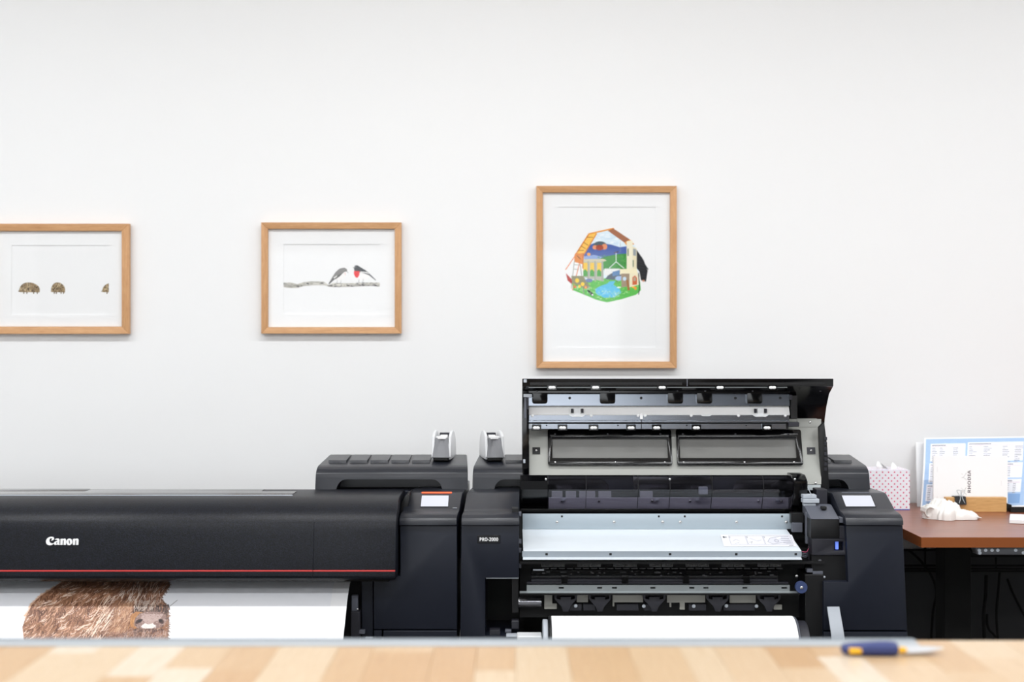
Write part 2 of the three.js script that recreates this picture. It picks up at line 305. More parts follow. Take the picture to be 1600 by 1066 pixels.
  ln([[362, 185], [630, 125]], '#ea9a3c', 16); poly([[210, 400], [312, 395], [300, 520], [200, 490]], '#e08a3e'); ln([[235, 425], [270, 460]], '#7c4119', 8); ln([[300, 400], [296, 560]], '#c86c28', 11);
  ln([[215, 420], [110, 575]], '#e07a34', 9); ln([[205, 480], [170, 780]], '#a7a7a0', 8); ln([[262, 500], [185, 800]], '#e07a34', 9); ln([[268, 520], [310, 850]], '#8d8d86', 8); ln([[200, 520], [255, 525]], '#a7a7a0', 6); ln([[195, 570], [250, 575]], '#a7a7a0', 6);
  poly([[570, 150], [630, 125], [810, 245], [750, 280]], '#a56a4c'); poly([[750, 280], [810, 245], [860, 300], [770, 310]], '#e7a24e');
  poly([[112, 615], [180, 685], [180, 740], [130, 695]], '#b3342b'); poly([[170, 645], [300, 645], [380, 770], [330, 790], [180, 720]], '#8d8b6c');
  ov(365, 695, 40, 20, '#6f7fae');
  for (const [u, v, r, f] of [[235, 695, 22, '#f7d037'], [295, 735, 20, '#f7d037'], [260, 760, 16, '#f7d037'], [328, 770, 15, '#ef8f3a'], [215, 765, 14, '#e2653a'], [845, 760, 16, '#f7c637'], [870, 780, 16, '#ef9b3a']]) ov(u, v, r, r * 1.1, f);
  poly([[340, 800], [360, 795], [410, 840], [412, 865], [390, 862]], '#24242c'); ov(402, 852, 10, 8, '#fff');
  // towers on the right
  poly([[775, 265], [840, 255], [845, 575], [775, 575]], '#f1ead0'); poly([[840, 320], [885, 345], [885, 600], [840, 600]], '#e9dfbd'); poly([[783, 345], [797, 345], [797, 425], [783, 425]], '#7c8a6c'); poly([[845, 345], [878, 352], [878, 425], [845, 420]], '#9ba2a6'); poly([[840, 470], [853, 470], [853, 545], [840, 545]], '#7c8a6c');
  poly([[700, 570], [885, 565], [900, 630], [700, 630]], '#f4ebc8'); poly([[715, 620], [805, 620], [805, 760], [718, 770]], '#a4907a'); poly([[805, 615], [915, 630], [915, 740], [805, 770]], '#efe6c6'); poly([[838, 660], [865, 640], [888, 665], [888, 740], [838, 745]], '#d3653a'); ov(752, 676, 20, 22, '#c9dff0'); ov(862, 680, 16, 24, '#b9a48a');
  poly([[885, 360], [960, 470], [1005, 590], [985, 710], [930, 690], [915, 600], [885, 560]], '#16171b'); for (let k = 0; k < 8; k++) ln([[900, 420 + 32 * k], [945 + 6 * k, 440 + 30 * k]], '#33353d', 3); ln([[960, 500], [1008, 572]], '#1c1d22', 10); ov(958, 698, 14, 10, '#d08a6a');
  poly([[770, 690], [790, 685], [812, 800], [785, 805]], '#a5713f'); ln([[905, 620], [915, 780], [905, 845]], '#30313a', 10); ov(690, 770, 22, 7, '#f6f6f4');
  for (let i = 0; i < 160; i++) { const u = between(190, 900), v = u < 440 ? between(770, 840) : between(815, 905); if (Math.abs(u - 555) / 390 + Math.max(0, v - 770) / 160 < 1) ln([[u, v], [u + between(-5, 5), v - 10]], i % 3 ? '#bfe6a6' : '#eef7e6', 4); }
});
framedPicture('oak framed landscape print of small brown echidnas, cut by the picture edge', -19, 201.5, 349.5, 522, 11.5, [16, 168.5, 383, 492], echidnaPrint);
framedPicture('oak framed landscape print of two robins on a grey branch', 408, 627, 347.5, 521.5, 10.2, [442, 593, 381.5, 491], robinPrint);
framedPicture('tall oak framed print of a colourful garden scene in a rounded shape', 838, 1057.5, 290.5, 575.5, 10.2, [872, 1025, 323, 543], gardenPrint);

// ---------------------------------------------------------------- printer parts used by both machines
const screwHead = new THREE.SphereGeometry(1, 10, 5, 0, Math.PI * 2, 0, Math.PI / 2); screwHead.rotateX(Math.PI / 2); screwHead.scale(0.0028, 0.0028, 0.0014);
const screwAt = (p, px, py, d, m = M.screw, k = 1, name = 'screw') => { const s = add(p, name, screwHead, m, [X(px, d), Y(py, d), Z(d)]); s.scale.setScalar(k); return s; };
const TOP = 1.0896;                                                  // height of the flat printer top
// the sloping console on top of a printer's side column: flat strip, 27 degree slope, rounded nose
function consoleShape() {
  const s = new THREE.Shape(), p = (d, y) => [d - CAM_Z, y];
  s.moveTo(...p(4.08, 1.0235)); s.lineTo(...p(4.08, TOP - 0.01)); s.lineTo(...p(3.76, TOP)); s.lineTo(...p(3.67, TOP)); s.quadraticCurveTo(...p(3.66, TOP), ...p(3.652, 1.086)); s.lineTo(...p(3.592, 1.0565));
  s.quadraticCurveTo(...p(3.584, 1.053), ...p(3.575, 1.0522)); s.quadraticCurveTo(...p(3.53, 1.05), ...p(3.524, 1.034)); s.lineTo(...p(3.5235, 1.0235)); s.closePath(); return s;
}
const slopeY = (d) => 1.0565 + (d - 3.592) / (3.652 - 3.592) * (1.086 - 1.0565);
function slopedPanel(p, name, mat, x0, x1, d0, d1, lift, t) {        // a thin plate lying on the console slope
  const g = sheet((u, v) => { const d = d0 + (d1 - d0) * v; return [x0(d) + (x1(d) - x0(d)) * u, slopeY(d) + lift, Z(d) + lift * 0.4]; }, 1, 1, t); return add(p, name, g, mat);
}
function tankCover(p, left, right, recess, tiles, pitch) {           // raised ink tank cover at the back of the top
  const s = new THREE.Shape(), q = (d, y) => [d - CAM_Z, y];
  s.moveTo(...q(3.97, TOP - 0.008)); s.lineTo(...q(3.75, TOP - 0.002)); s.lineTo(...q(3.756, 1.118)); s.quadraticCurveTo(...q(3.76, 1.144), ...q(3.795, 1.149)); s.lineTo(...q(3.945, 1.1645)); s.quadraticCurveTo(...q(3.965, 1.1655), ...q(3.97, 1.15)); s.closePath();
  let geo = sweepX(s, left, right, 0.003);
  if (recess) {
    const [a, b] = recess, hole = new THREE.Shape(); hole.moveTo(a, TOP - 0.01); hole.lineTo(a + 0.004, TOP + 0.006); hole.quadraticCurveTo(a + 0.012, 1.1145, a + 0.03, 1.1145); hole.lineTo(b - 0.03, 1.1145); hole.quadraticCurveTo(b - 0.012, 1.1145, b - 0.004, TOP + 0.006); hole.lineTo(b, TOP - 0.01); hole.closePath();
    geo = cut(geo, plateZ(hole, Z(3.70), 0.14));
  }
  const c = add(p, 'ink_tank_cover', geo, M.plasticTop);
  for (let i = 0; i < tiles.length; i++) {                           // ridged pads on the cover
    const x0 = tiles[i], w = pitch * 0.86, top = (d) => 1.149 + (d - 3.795) * 0.1033;
    const pos = (d, y) => [d, y];
    const pad = sweepX([pos(3.825, top(3.825) - 0.001), pos(3.829, top(3.829) + 0.0065), pos(3.94, top(3.94) + 0.0015), pos(3.94, top(3.94) - 0.001)], x0, x0 + w, 0.0008);
    add(c, 'pad', pad, M.plasticTop);
  }
  return c;
}
function printerStand(p, x0, x1) {
  for (const x of [x0 + 0.12, x1 - 0.12]) { mbox(p, 'stand_leg', M.charcoal, x - 0.035, x + 0.035, 0.09, 0.68, Z(4.0), Z(3.78), 0.006); mbox(p, 'stand_foot', M.charcoal, x - 0.03, x + 0.03, 0.0, 0.09, Z(4.15), Z(3.55), 0.01); }
  mbox(p, 'stand_rail', M.charcoal, x0 + 0.1, x1 - 0.1, 0.2, 0.28, Z(3.92), Z(3.86), 0.006);
}

// ---------------------------------------------------------------- the closed printer
{
  const p = thing('large_format_printer', 'closed black large-format printer with red stripe, feeding out a bison print', 'printer', [-0.93, 0, Z(3.85)]);
  const R = (d) => -0.1366 + (Math.min(d, 3.747) - 3.53) / (3.747 - 3.53) * 0.0152, L = (d) => -0.2796 + (d - 3.53) * 0.08;
  const sideX = -1.725;
  // cover
  const cover = () => { const s = new THREE.Shape(), q = (d, y) => [d - CAM_Z, y];
    s.moveTo(...q(3.76, 0.90)); s.lineTo(...q(3.76, TOP - 0.004)); s.lineTo(...q(3.74, TOP)); s.lineTo(...q(3.585, TOP)); s.bezierCurveTo(...q(3.53, TOP - 0.001), ...q(3.475, 1.065), ...q(3.466, 1.02)); s.lineTo(...q(3.449, 0.91)); s.quadraticCurveTo(...q(3.4485, 0.9015), ...q(3.456, 0.90)); s.closePath(); return s; };
  add(p, 'front_cover', cut(sweepX(cover(), -1.56, -0.2825, 0.003, 14), sweepX([[3.40, 0.85], [3.4525, 0.9], [3.469, 1.02], [3.475, 1.037], [3.40, 1.037]], -0.4834, -0.4824, 0)), M.cover);
  const stripe = (x0, x1) => add(p, 'red_stripe', sweepX([[3.4515, 0.9208], [3.4498, 0.9208], [3.4503, 0.9239], [3.4525, 0.9239]], x0, x1, 0), M.red);
  stripe(-1.555, -0.4834); stripe(-0.4824, -0.2835);
  const lip = add(p, 'cover_lip', sweepX([[3.47, 0.8985], [3.476, 0.892], [3.60, 0.892], [3.60, 0.8985]], -1.55, -0.300, 0.001), M.glossBlack);
  // clear hatch strips lying on the flat top
  const hatch = (x0, x1, d0, d1, h) => add(p, 'top_hatch', sweepX([[d1, TOP - 0.001], [d1, TOP + h], [d0 + 0.004, TOP + h], [d0, TOP + 0.0003], [d0, TOP - 0.001]], x0, x1, 0.0004), M.hatch);
  hatch(-1.5, X(455, 3.585), 3.588, 3.672, 0.0022); hatch(-1.5, X(140, 3.73), 3.675, 3.738, 0.0022); hatch(X(141.5, 3.73), X(413, 3.73), 3.675, 3.738, 0.0014); 
  mbox(p, 'hatch_trim', M.lightPlastic, -1.5, X(457, 3.585), TOP - 0.001, TOP + 0.0022, Z(3.5885), Z(3.5865), 0.0006);
  // raised letters on the cover
  const letters = (() => {
    const S = (f) => { const s = new THREE.Shape(); f(s); return s; }, out = [];
    const C = S((s) => { s.moveTo(2.05, 1.86); s.bezierCurveTo(1.7, 2.2, 0.75, 2.1, 0.35, 1.6); s.bezierCurveTo(-0.2, 0.9, 0.1, -0.05, 1.05, -0.1); s.bezierCurveTo(1.6, -0.1, 1.95, 0.1, 2.2, 0.45); s.bezierCurveTo(1.7, 0.3, 1.2, 0.4, 1.0, 0.85); s.bezierCurveTo(0.85, 1.3, 1.05, 1.75, 1.6, 1.66); s.lineTo(1.42, 1.05); s.bezierCurveTo(1.9, 1.1, 2.35, 1.4, 2.05, 1.86); });
    const a = S((s) => { s.moveTo(2.3, 1.28); s.bezierCurveTo(2.5, 1.68, 3.5, 1.85, 3.55, 1.2); s.lineTo(3.55, 0.22); s.lineTo(3.72, 0.0); s.lineTo(3.1, 0.0); s.lineTo(3.0, 0.16); s.bezierCurveTo(2.75, -0.12, 2.1, -0.12, 2.12, 0.42); s.bezierCurveTo(2.14, 0.82, 2.6, 0.95, 2.98, 1.0); s.bezierCurveTo(3.0, 1.3, 2.7, 1.35, 2.3, 1.28); s.holes.push(S((h) => { h.moveTo(2.98, 0.72); h.bezierCurveTo(2.72, 0.66, 2.6, 0.4, 2.8, 0.28); h.bezierCurveTo(2.92, 0.26, 2.98, 0.4, 2.98, 0.72); })); });
    const n = (o) => S((s) => { s.moveTo(o, 1.45); s.lineTo(o + 0.62, 1.58); s.lineTo(o + 0.66, 1.38); s.bezierCurveTo(o + 0.95, 1.72, o + 1.5, 1.66, o + 1.52, 1.15); s.lineTo(o + 1.52, 0); s.lineTo(o + 0.93, 0); s.lineTo(o + 0.93, 1.0); s.bezierCurveTo(o + 0.92, 1.22, o + 0.78, 1.22, o + 0.68, 1.12); s.lineTo(o + 0.68, 0); s.lineTo(o + 0.1, 0); s.lineTo(o + 0.1, 1.25); s.closePath(); });
    const oo = (o) => S((s) => { s.absellipse(o + 0.78, 0.76, 0.78, 0.85, 0, Math.PI * 2); const h = new THREE.Path(); h.absellipse(o + 0.78, 0.76, 0.13, 0.5, 0, Math.PI * 2, true, 0.22); s.holes.push(h); });
    for (const s of [C, a, n(3.68), oo(5.26), n(6.86)]) out.push(new THREE.ExtrudeGeometry(s, { depth: 0.08, bevelEnabled: false, curveSegments: 8 }));
    return merged(out);
  })();
  const k = (122.5 - 71) * 3.459 / FOCAL / 8.4;
  letters.scale(k, k, k); letters.rotateX(-0.153); letters.translate(X(71.5, 3.459), Y(851.5, 3.459), Z(3.4572)); add(p, 'lettering', letters, M.white);
  // console and lower side
  add(p, 'control_console', sweepX(consoleShape(), L, R, 0.003), M.plasticTop);
  const sl = (px0, px1) => [(d) => X(px0, 3.64) , (d) => X(px1, 3.64)];
  slopedPanel(p, 'screen_bezel', M.glossBlack, ...sl(658, 702), 3.598, 3.648, 0.0006, 0.0012);
  slopedPanel(p, 'screen', std(0x9a9ca4, 0.25, { emissive: 0xc9cbd6, emissiveIntensity: 0.42 }), ...sl(659, 701), 3.6, 3.6455, 0.0011, 0.0009);
  mbox(p, 'status_light', M.orangeLed, X(659, 3.665), X(706, 3.665), TOP - 0.002, TOP + 0.0007, Z(3.672), Z(3.658), 0.0006);
  mbox(p, 'home_key', M.lightPlastic, X(707, 3.59), X(714, 3.59), slopeY(3.594), slopeY(3.594) + 0.0012, Z(3.595), Z(3.593));
  add(p, 'side_panel', plateZ([[X(584, 3.53), 0.764], [R(3.53), 0.764], [R(3.53), 1.021], [L(3.53) + 0.002, 1.021], [L(3.53) + 0.002, 0.897], [X(584, 3.53), 0.897]], Z(3.53), 0.22, [], 0.002), M.plastic);
  mbox(p, 'body_side', M.matteBlack, -0.272, -0.143, 0.68, 1.07, Z(4.08), Z(3.76));
  mbox(p, 'inner_panel', M.plastic, X(565, 3.545), X(583, 3.545), 0.70, 0.895, Z(3.72), Z(3.545), 0.002);
  mbox(p, 'base_panel', M.plastic, X(584, 3.53), X(596.5, 3.53), 0.66, 0.7615, Z(3.72), Z(3.53), 0.0015);
  mbox(p, 'base_panel', M.plastic, X(599, 3.525), R(3.53), 0.66, 0.7615, Z(3.72), Z(3.525), 0.0015);
  pbox(p, 'guide_arm', M.greyPlastic, 549, 559, 931, 956, 3.53, 0.02, 0.002); pbox(p, 'guide_bracket', M.charcoal, 548, 562, 956, 1012, 3.52, 0.03, 0.002); screwAt(p, 558.5, 952.5, 3.527);
  pbox(p, 'latch', M.greyPlastic, 561, 570, 985, 991, 3.52, 0.015, 0.001); pbox(p, 'latch_lip', M.lightPlastic, 571, 582, 996, 998, 3.53, 0.01);
  mbox(p, 'body', M.matteBlack, sideX + 0.16, -0.272, 0.68, 0.89, Z(4.08), Z(3.68), 0.004);
  mbox(p, 'body_top', M.plastic, sideX + 0.16, -0.272, 0.905, TOP - 0.05, Z(4.08), Z(3.765), 0.002);
  mbox(p, 'body_top', M.plastic, -0.515, -0.13, 0.905, TOP - 0.006, Z(4.08), Z(3.762), 0.002);
  mbox(p, 'end_column', M.plastic, sideX, sideX + 0.155, 0.68, TOP, Z(4.08), Z(3.53), 0.006);
  // hinge plate between cover and console
  add(p, 'cover_hinge', plateZ(pp(3.6, [[626, 800], [627, 786], [633, 776], [640, 771], [640, 780], [637, 794], [630, 802]]), Z(3.6), 0.1, [], 0.001), M.innerBlack);
  tankCover(p, (d) => -0.5198 + (d - 3.75) * 0.07, (d) => -0.1164 - (d - 3.75) * 0.045, [X(524, 3.75), X(692, 3.75)], [0, 1, 2, 3, 4].map((i) => X(513.5, 3.83) + i * 0.0562), 0.0562);
  printerStand(p, sideX, -0.14);
}
// ---------------------------------------------------------------- the print coming out of it
{
  // the sheet bends out from under the cover and falls forward
  const curve = new THREE.CatmullRomCurve3([[3.66, 0.89], [3.575, 0.884], [3.50, 0.853], [3.44, 0.80], [3.405, 0.768], [3.375, 0.70], [3.37, 0.62], [3.37, 0.55]].map(([d, y]) => new V3(0, y, Z(d))));
  const len = curve.getLength();
  const rows = Array.from({ length: 401 }, (_, k) => { const q = curve.getPointAt(k / 400); return 533 + (CAM_Y - q.y) * FOCAL / (CAM_Z - q.z); });   // where each length of the sheet shows
  const rowToLength = (y) => { for (let k = 20; k < 400; k++) if (rows[k + 1] >= y) return (k + (y - rows[k]) / (rows[k + 1] - rows[k])) / 400 * len; return len; };
  const W = 1800, H = 640;                                           // 0.9 m wide, 0.32 m long piece of the print
  const art = canvasTex(W, H, (c) => {
    c.fillStyle = '#fbfbfd'; c.fillRect(0, 0, W, H);
    const S = 2000, px = (x) => (X(x, 3.46) + 1.304) * S, py = (y) => (rowToLength(y) - 0.088) * S;
    c.fillStyle = '#f3f4f9'; c.fillRect(0, 0, px(515), H);
    const P = (x, y) => [px(x), py(y)];
    const body = [[42, 965], [46, 945], [56, 930], [70, 918], [90, 900], [240, 900], [254, 915], [247, 935], [262, 950], [268, 975], [273, 1010], [270, 1060], [60, 1060], [50, 1000], [42, 980]].map((q) => P(...q));
    const path = () => { c.beginPath(); body.forEach((q, i) => i ? c.lineTo(...q) : c.moveTo(...q)); c.closePath(); };
    path(); c.fillStyle = '#94694e'; c.fill(); c.save(); path(); c.clip();
    for (let i = 0; i < 5200; i++) {                                 // curly fur of the hump
      const x = between(38, 275), y = between(898, 1060), n = noise.noise(x / 14, y / 12, 3), f = x > 170 ? 1 : 0;
      const t = rnd() + n * 0.9, col = t < 0.18 ? '#5d3a2a' : t < 0.42 ? '#7b5140' : t < 0.66 ? (f ? '#8d6350' : '#b58468') : t < 0.9 ? (f ? '#b08876' : '#d6a88c') : (f ? '#cbb0a2' : '#f4dccb');
      const a = 1.3 + n * 1.6 + (f ? 0.5 : 0), l = between(3, 9); const q = P(x, y); c.strokeStyle = col; c.lineWidth = between(1.5, 4); c.lineCap = 'round'; c.beginPath(); c.moveTo(...q); c.quadraticCurveTo(q[0] + Math.cos(a) * l * 2, q[1] + Math.sin(a) * l * 2, q[0] + Math.cos(a + 0.7) * l * 4, q[1] + Math.sin(a + 0.7) * l * 4); c.stroke();
    }
    for (let i = 0; i < 260; i++) { const x = between(130, 178), y = between(930, 1040), k = 1 - Math.abs(x - (176 - (y - 930) * 0.22)) / 24; if (rnd() < k) line(c, [P(x, y), P(x - between(3, 8), y + between(8, 18))], rnd() < 0.6 ? '#f2ddcc' : '#d9b7a0', between(2, 4)); }
    for (let i = 0; i < 200; i++) { const x = between(180, 250), y = between(905, 950); line(c, [P(x, y), P(x + between(-6, 3), y + between(6, 14))], rnd() < 0.5 ? '#e9d9cc' : '#5c4238', between(1.5, 3)); }
    c.restore();
    const fur = (n, x0, x1, y0, y1, cols, a0, l0, l1, w) => { for (let i = 0; i < n; i++) { const x = between(x0, x1), y = between(y0, y1), a = a0 + between(-0.5, 0.5), l = between(l0, l1); line(c, [P(x, y), P(x + Math.cos(a) * l, y + Math.sin(a) * l)], cols[i % cols.length], between(1, w)); } };
    fur(420, 180, 206, 938, 985, ['#a47458', '#c79a78', '#8a5f48', '#d8b394'], 1.9, 4, 9, 3); fur(260, 208, 262, 944, 957, ['#3a2925', '#54403a', '#6f584e', '#2c201e'], 1.2, 3, 8, 3.5); fur(60, 214, 240, 938, 950, ['#d8cbc0', '#b9a597'], 2.0, 4, 8, 2.5);
    blot(c, [[205, 962], [212, 956], [224, 957], [226, 979], [216, 983], [208, 977]].map((q) => P(...q)), '#b07a4c'); fur(70, 206, 222, 958, 978, ['#c48a52', '#9a6a44', '#d29c64'], 1.4, 2, 5, 3);
    const nose = new Path2D(); { const m = (x, y) => P(x, y); nose.moveTo(...m(216, 962)); nose.bezierCurveTo(...m(222, 954), ...m(252, 954), ...m(261, 962)); nose.bezierCurveTo(...m(266, 970), ...m(262, 981), ...m(250, 982)); nose.bezierCurveTo(...m(240, 984), ...m(226, 984), ...m(219, 981)); nose.bezierCurveTo(...m(212, 976), ...m(212, 967), ...m(216, 962)); }
    c.fillStyle = '#8f746c'; c.fill(nose); c.save(); c.clip(nose);
    blot(c, [[222, 960], [256, 960], [252, 968], [244, 972], [243, 980], [230, 981], [229, 972], [222, 967]].map((q) => P(...q)), '#b79e97');
    fur(260, 214, 264, 956, 984, ['#a88e86', '#c3aea6', '#8a6e66', '#b49a92'], 0.2, 0.4, 1.6, 4);
    blot(c, [[225, 979], [230, 974], [236, 976], [242, 974], [249, 979], [244, 982], [230, 982.5]].map((q) => P(...q)), '#e9ddd7'); fur(60, 226, 248, 976, 982, ['#f4ece8', '#dccbc3'], 0.1, 0.5, 2, 3);
    const comma = (x, y, m) => { const g = (u, v) => P(x + u * m, y + v); c.beginPath(); c.moveTo(...g(-6, 3)); c.bezierCurveTo(...g(-6, -3), ...g(1, -5.5), ...g(5, -2.5)); c.bezierCurveTo(...g(3, -1), ...g(4, 2), ...g(0, 3)); c.bezierCurveTo(...g(-2, 4), ...g(-5, 5), ...g(-6, 3)); c.closePath(); c.fillStyle = '#46312e'; c.fill(); };
    comma(221, 971, 1); comma(254, 971, -0.85); oval(c, ...P(221.5, 970.5), 11, 5, '#241818', -0.3); oval(c, ...P(253.5, 970.3), 8, 6, '#241818', 0.3); c.restore();
    for (let i = 0; i < 110; i++) { const t = Math.PI + rnd() * Math.PI * 2, q = [238.5 + Math.cos(t) * 25, 969 + Math.sin(t) * 14.5]; line(c, [P(...q), P(q[0] + Math.cos(t) * between(-3, 3), q[1] + Math.sin(t) * 2 + between(-1, 3))], ['#6f564d', '#8d6f62', '#54403a', '#a98a7a'][i % 4], between(1.5, 4)); }
    fur(90, 215, 262, 982, 986, ['#5d443e', '#7a5d54', '#3f2d2a'], 1.5, 1, 4, 3.5);
    for (let i = 0; i < 700; i++) { const x = between(196, 270), y = between(984, 1055); line(c, [P(x, y), P(x + between(-4, 4), y + between(2, 9))], ['#8f7266', '#6a4f47', '#b99d90', '#a17f6f'][i % 4], between(1.5, 3.5)); }
    line(c, [P(255, 957), P(264, 947), P(273, 938)], '#5a5050', 2);
    // loose hairs over the outline
    for (let i = 0; i < 160; i++) { const k = 5 + Math.floor(rnd() * 6), a = body[k], b = body[k + 1], t = rnd(), x = a[0] + (b[0] - a[0]) * t, y = a[1] + (b[1] - a[1]) * t; line(c, [[x - 6, y], [x + between(1, 11), y + between(2, 14)]], ['#7d6154', '#a18272', '#5f483f'][i % 3], 2.5); }
    for (let i = 0; i < 240; i++) { const k = Math.floor(rnd() * 4), a = body[k], b = body[k + 1], t = rnd(); line(c, [[a[0] + (b[0] - a[0]) * t, a[1] + (b[1] - a[1]) * t], [a[0] + (b[0] - a[0]) * t - between(2, 14), a[1] + (b[1] - a[1]) * t + between(-6, 12)]], '#dcb294', 2); }
  });
  const at = (u, v) => { const q = curve.getPointAt(1 - v); return [-1.304 + 0.9 * u, q.y, q.z]; };
  const geo = sheet(at, 4, 60, 0.0006), uv = geo.attributes.uv;
  for (let i = 0; i < uv.count; i++) uv.setY(i, 1 - ((1 - uv.getY(i)) * len - 0.088) / 0.32);
  art.wrapT = THREE.ClampToEdgeWrapping;
  solo('printed_sheet', 'wide glossy print of a brown bison hanging out of the closed printer', 'print', geo, std(0xffffff, 0.45, { map: art }));
}

// ---------------------------------------------------------------- the open printer
{
  const p = thing('large_format_printer', 'open black large-format printer with its lid raised, showing steel plates and rollers', 'printer', [0.42, 0, Z(3.85)]);
  const L = (d) => -0.1255 + (d - 3.53) * 0.07, R = (d) => 0.0178 + (d - 3.53) * 0.01;
  // left column
  add(p, 'column_top', sweepX(consoleShape(), L, R, 0.003), M.plasticTop);
  const f = 3.53;
  add(p, 'side_panel', plateZ(pp(f, [[718.6, 1040], [721, 821.5], [811, 821.5], [811, 903], [758, 903], [758, 993.5], [812, 993.5], [812, 1040]]), Z(f), 0.20, [], 0.0018), M.plastic);
  mbox(p, 'body_side', M.matteBlack, L(3.53) + 0.004, R(3.53) - 0.03, 0.66, 1.05, Z(4.08), Z(3.735));
  pbox(p, 'recess_strip', M.lightPlastic, 759, 810.5, 900.5, 904.5, 3.534, 0.012, 0.0006);
  const badge = canvasTex(512, 176, (c, w, h) => { c.fillStyle = '#0e0e14'; c.fillRect(0, 0, w, h); c.fillStyle = '#fff'; c.textBaseline = 'middle'; c.font = 'bold 118px sans-serif'; const k = 440 / c.measureText('PRO-2000').width; c.setTransform(k, 0, 0, 1, 36, 0); c.fillText('PRO-2000', 0, h / 2 + 4); });
  pbox(p, 'name_badge', M.glossBlack, 746, 781.5, 836.5, 849, 3.5285, 0.002, 0.0004);
  const bd = 3.5283; add(p, 'badge_print', new THREE.PlaneGeometry(X(781, bd) - X(746.5, bd), Y(837, bd) - Y(848.5, bd)), std(0xffffff, 0.4, { map: badge }), [X(763.75, bd), Y(842.75, bd), Z(bd)]);
  // right column
  const rx = (y) => 0.9695 + (1.03 - y) * 0.045, RL = (d) => 0.8265 - (d - 3.53) * 0.03;
  add(p, 'control_console', sweepX(consoleShape(), RL, (d, y) => 0.970 + (d - 3.53) * -0.06, 0.003), M.plasticTop);
  const cs = (px0, px1) => [() => X(px0, 3.62), () => X(px1, 3.62)];
  slopedPanel(p, 'screen_bezel', M.glossBlack, ...cs(1317.5, 1366), 3.598, 3.648, 0.0006, 0.0012);
  slopedPanel(p, 'screen', std(0x9a9ca4, 0.25, { emissive: 0xc9cbd6, emissiveIntensity: 0.42 }), ...cs(1319, 1364.5), 3.6, 3.6455, 0.0011, 0.0009);
  mbox(p, 'status_light', M.greyPlastic, X(1315, 3.665), X(1358, 3.665), TOP - 0.002, TOP + 0.0006, Z(3.672), Z(3.66), 0.0006);
  add(p, 'side_panel', plateZ(pp(f, [[1287, 985], [1287, 909.5], [1325.5, 909.5], [1322, 821.5], [1410.5, 821.5], [1417.8, 985]]), Z(f), 0.24, [], 0.0018), M.plastic);
  add(p, 'base_panel', plateZ(pp(f, [[1287, 1040], [1287, 987.5], [1418, 987.5], [1420, 1040]]), Z(f), 0.24, [], 0.0018), M.plastic);
  mbox(p, 'body_side', M.matteBlack, 0.80, 0.972, 0.66, 1.06, Z(4.08), Z(3.78));
  // inner face of the right column
  const inner = M.innerBlack, g = 3.555;
  add(p, 'sensor_housing', plateZ(pp(g, [[1267, 842], [1267, 812], [1311, 812], [1312, 842]]), Z(g), 0.12, [], 0.001), inner);
  add(p, 'housing_lid', sweepX([[3.555, Y(812, 3.555)], [3.553, Y(811, 3.555)], [3.64, Y(789, 3.64)], [3.66, Y(789, 3.64)], [3.66, Y(812, 3.555)]], X(1267, 3.555), X(1311, 3.555), 0.001), M.greyPlastic);
  pbox(p, 'lid_hole', M.matteBlack, 1284, 1292, 792, 797, 3.60, 0.02, 0.002);
  add(p, 'latch_block', plateZ(pp(g, [[1268, 867], [1268, 842], [1321.5, 842], [1322.5, 867]]), Z(3.548), 0.05, [prr(g, 1302, 1317, 846, 860, 0.001)], 0.0008), M.charcoal);
  pbox(p, 'latch_socket', M.matteBlack, 1300, 1319, 844, 862, 3.575, 0.03); pbox(p, 'latch_tip', M.blueTip, 1305.5, 1310.5, 843.5, 859, 3.555, 0.008, 0.002);
  pbox(p, 'hinge_block', M.greyPlastic, 1312, 1319, 809, 817.5, 3.55, 0.03, 0.002); pbox(p, 'hinge_strip', M.charcoal, 1312, 1320.5, 822, 842, 3.552, 0.02, 0.001);
  pbox(p, 'cover_plate', inner, 1268, 1323, 868, 908, 3.556, 0.1, 0.001); screwAt(p, 1281, 877, 3.5555, M.darkScrew, 1.9); screwAt(p, 1288, 902, 3.55, M.lightPlastic, 1.1);
  pbox(p, 'guide_tab', M.greyPlastic, 1261, 1270, 889, 895, 3.55, 0.02, 0.001); pbox(p, 'guide_tab', M.greyPlastic, 1270, 1286, 893, 897.5, 3.55, 0.02, 0.001);
  pbox(p, 'guide_post', M.greyPlastic, 1259, 1263, 801, 850, 3.60, 0.01, 0.001); pbox(p, 'guide_post', M.charcoal, 1263, 1267, 855, 882, 3.58, 0.01, 0.001);
  pbox(p, 'front_frame', inner, 1258, 1287, 898, 1030, 3.545, 0.2, 0.002);
  add(p, 'bracket_wire', tube([[X(1262, 3.62), Y(761, 3.62), Z(3.62)], [X(1266, 3.62), Y(770, 3.62), Z(3.62)], [X(1269, 3.62), Y(775, 3.62), Z(3.62)]], 0.0012, 8, 6), M.lightPlastic);
  pbox(p, 'cap_block', M.lightPlastic, 1255, 1280.5, 780, 786.5, 3.63, 0.03, 0.0015); pbox(p, 'cap_block', M.lightPlastic, 1255, 1276, 773.5, 779, 3.635, 0.03, 0.0015); pbox(p, 'cap_block', M.lightPlastic, 1256, 1275, 787, 791, 3.635, 0.02, 0.001);
  pbox(p, 'cap_housing', M.charcoal, 1276, 1293, 765, 790, 3.66, 0.05, 0.002);
  for (let i = 0; i < 4; i++) add(p, 'ribbon_lead', tube([[X(1253, 3.56), Y(862 + i * 2.6, 3.56), Z(3.56)], [X(1259, 3.56), Y(863 + i * 2.6, 3.56), Z(3.56)], [X(1263, 3.58), Y(858 + i * 2, 3.58), Z(3.58)], [X(1266, 3.6), Y(848, 3.6), Z(3.6)]], 0.0013, 12, 6), i ? M.greyPlastic : std(0xb0506c, 0.5));
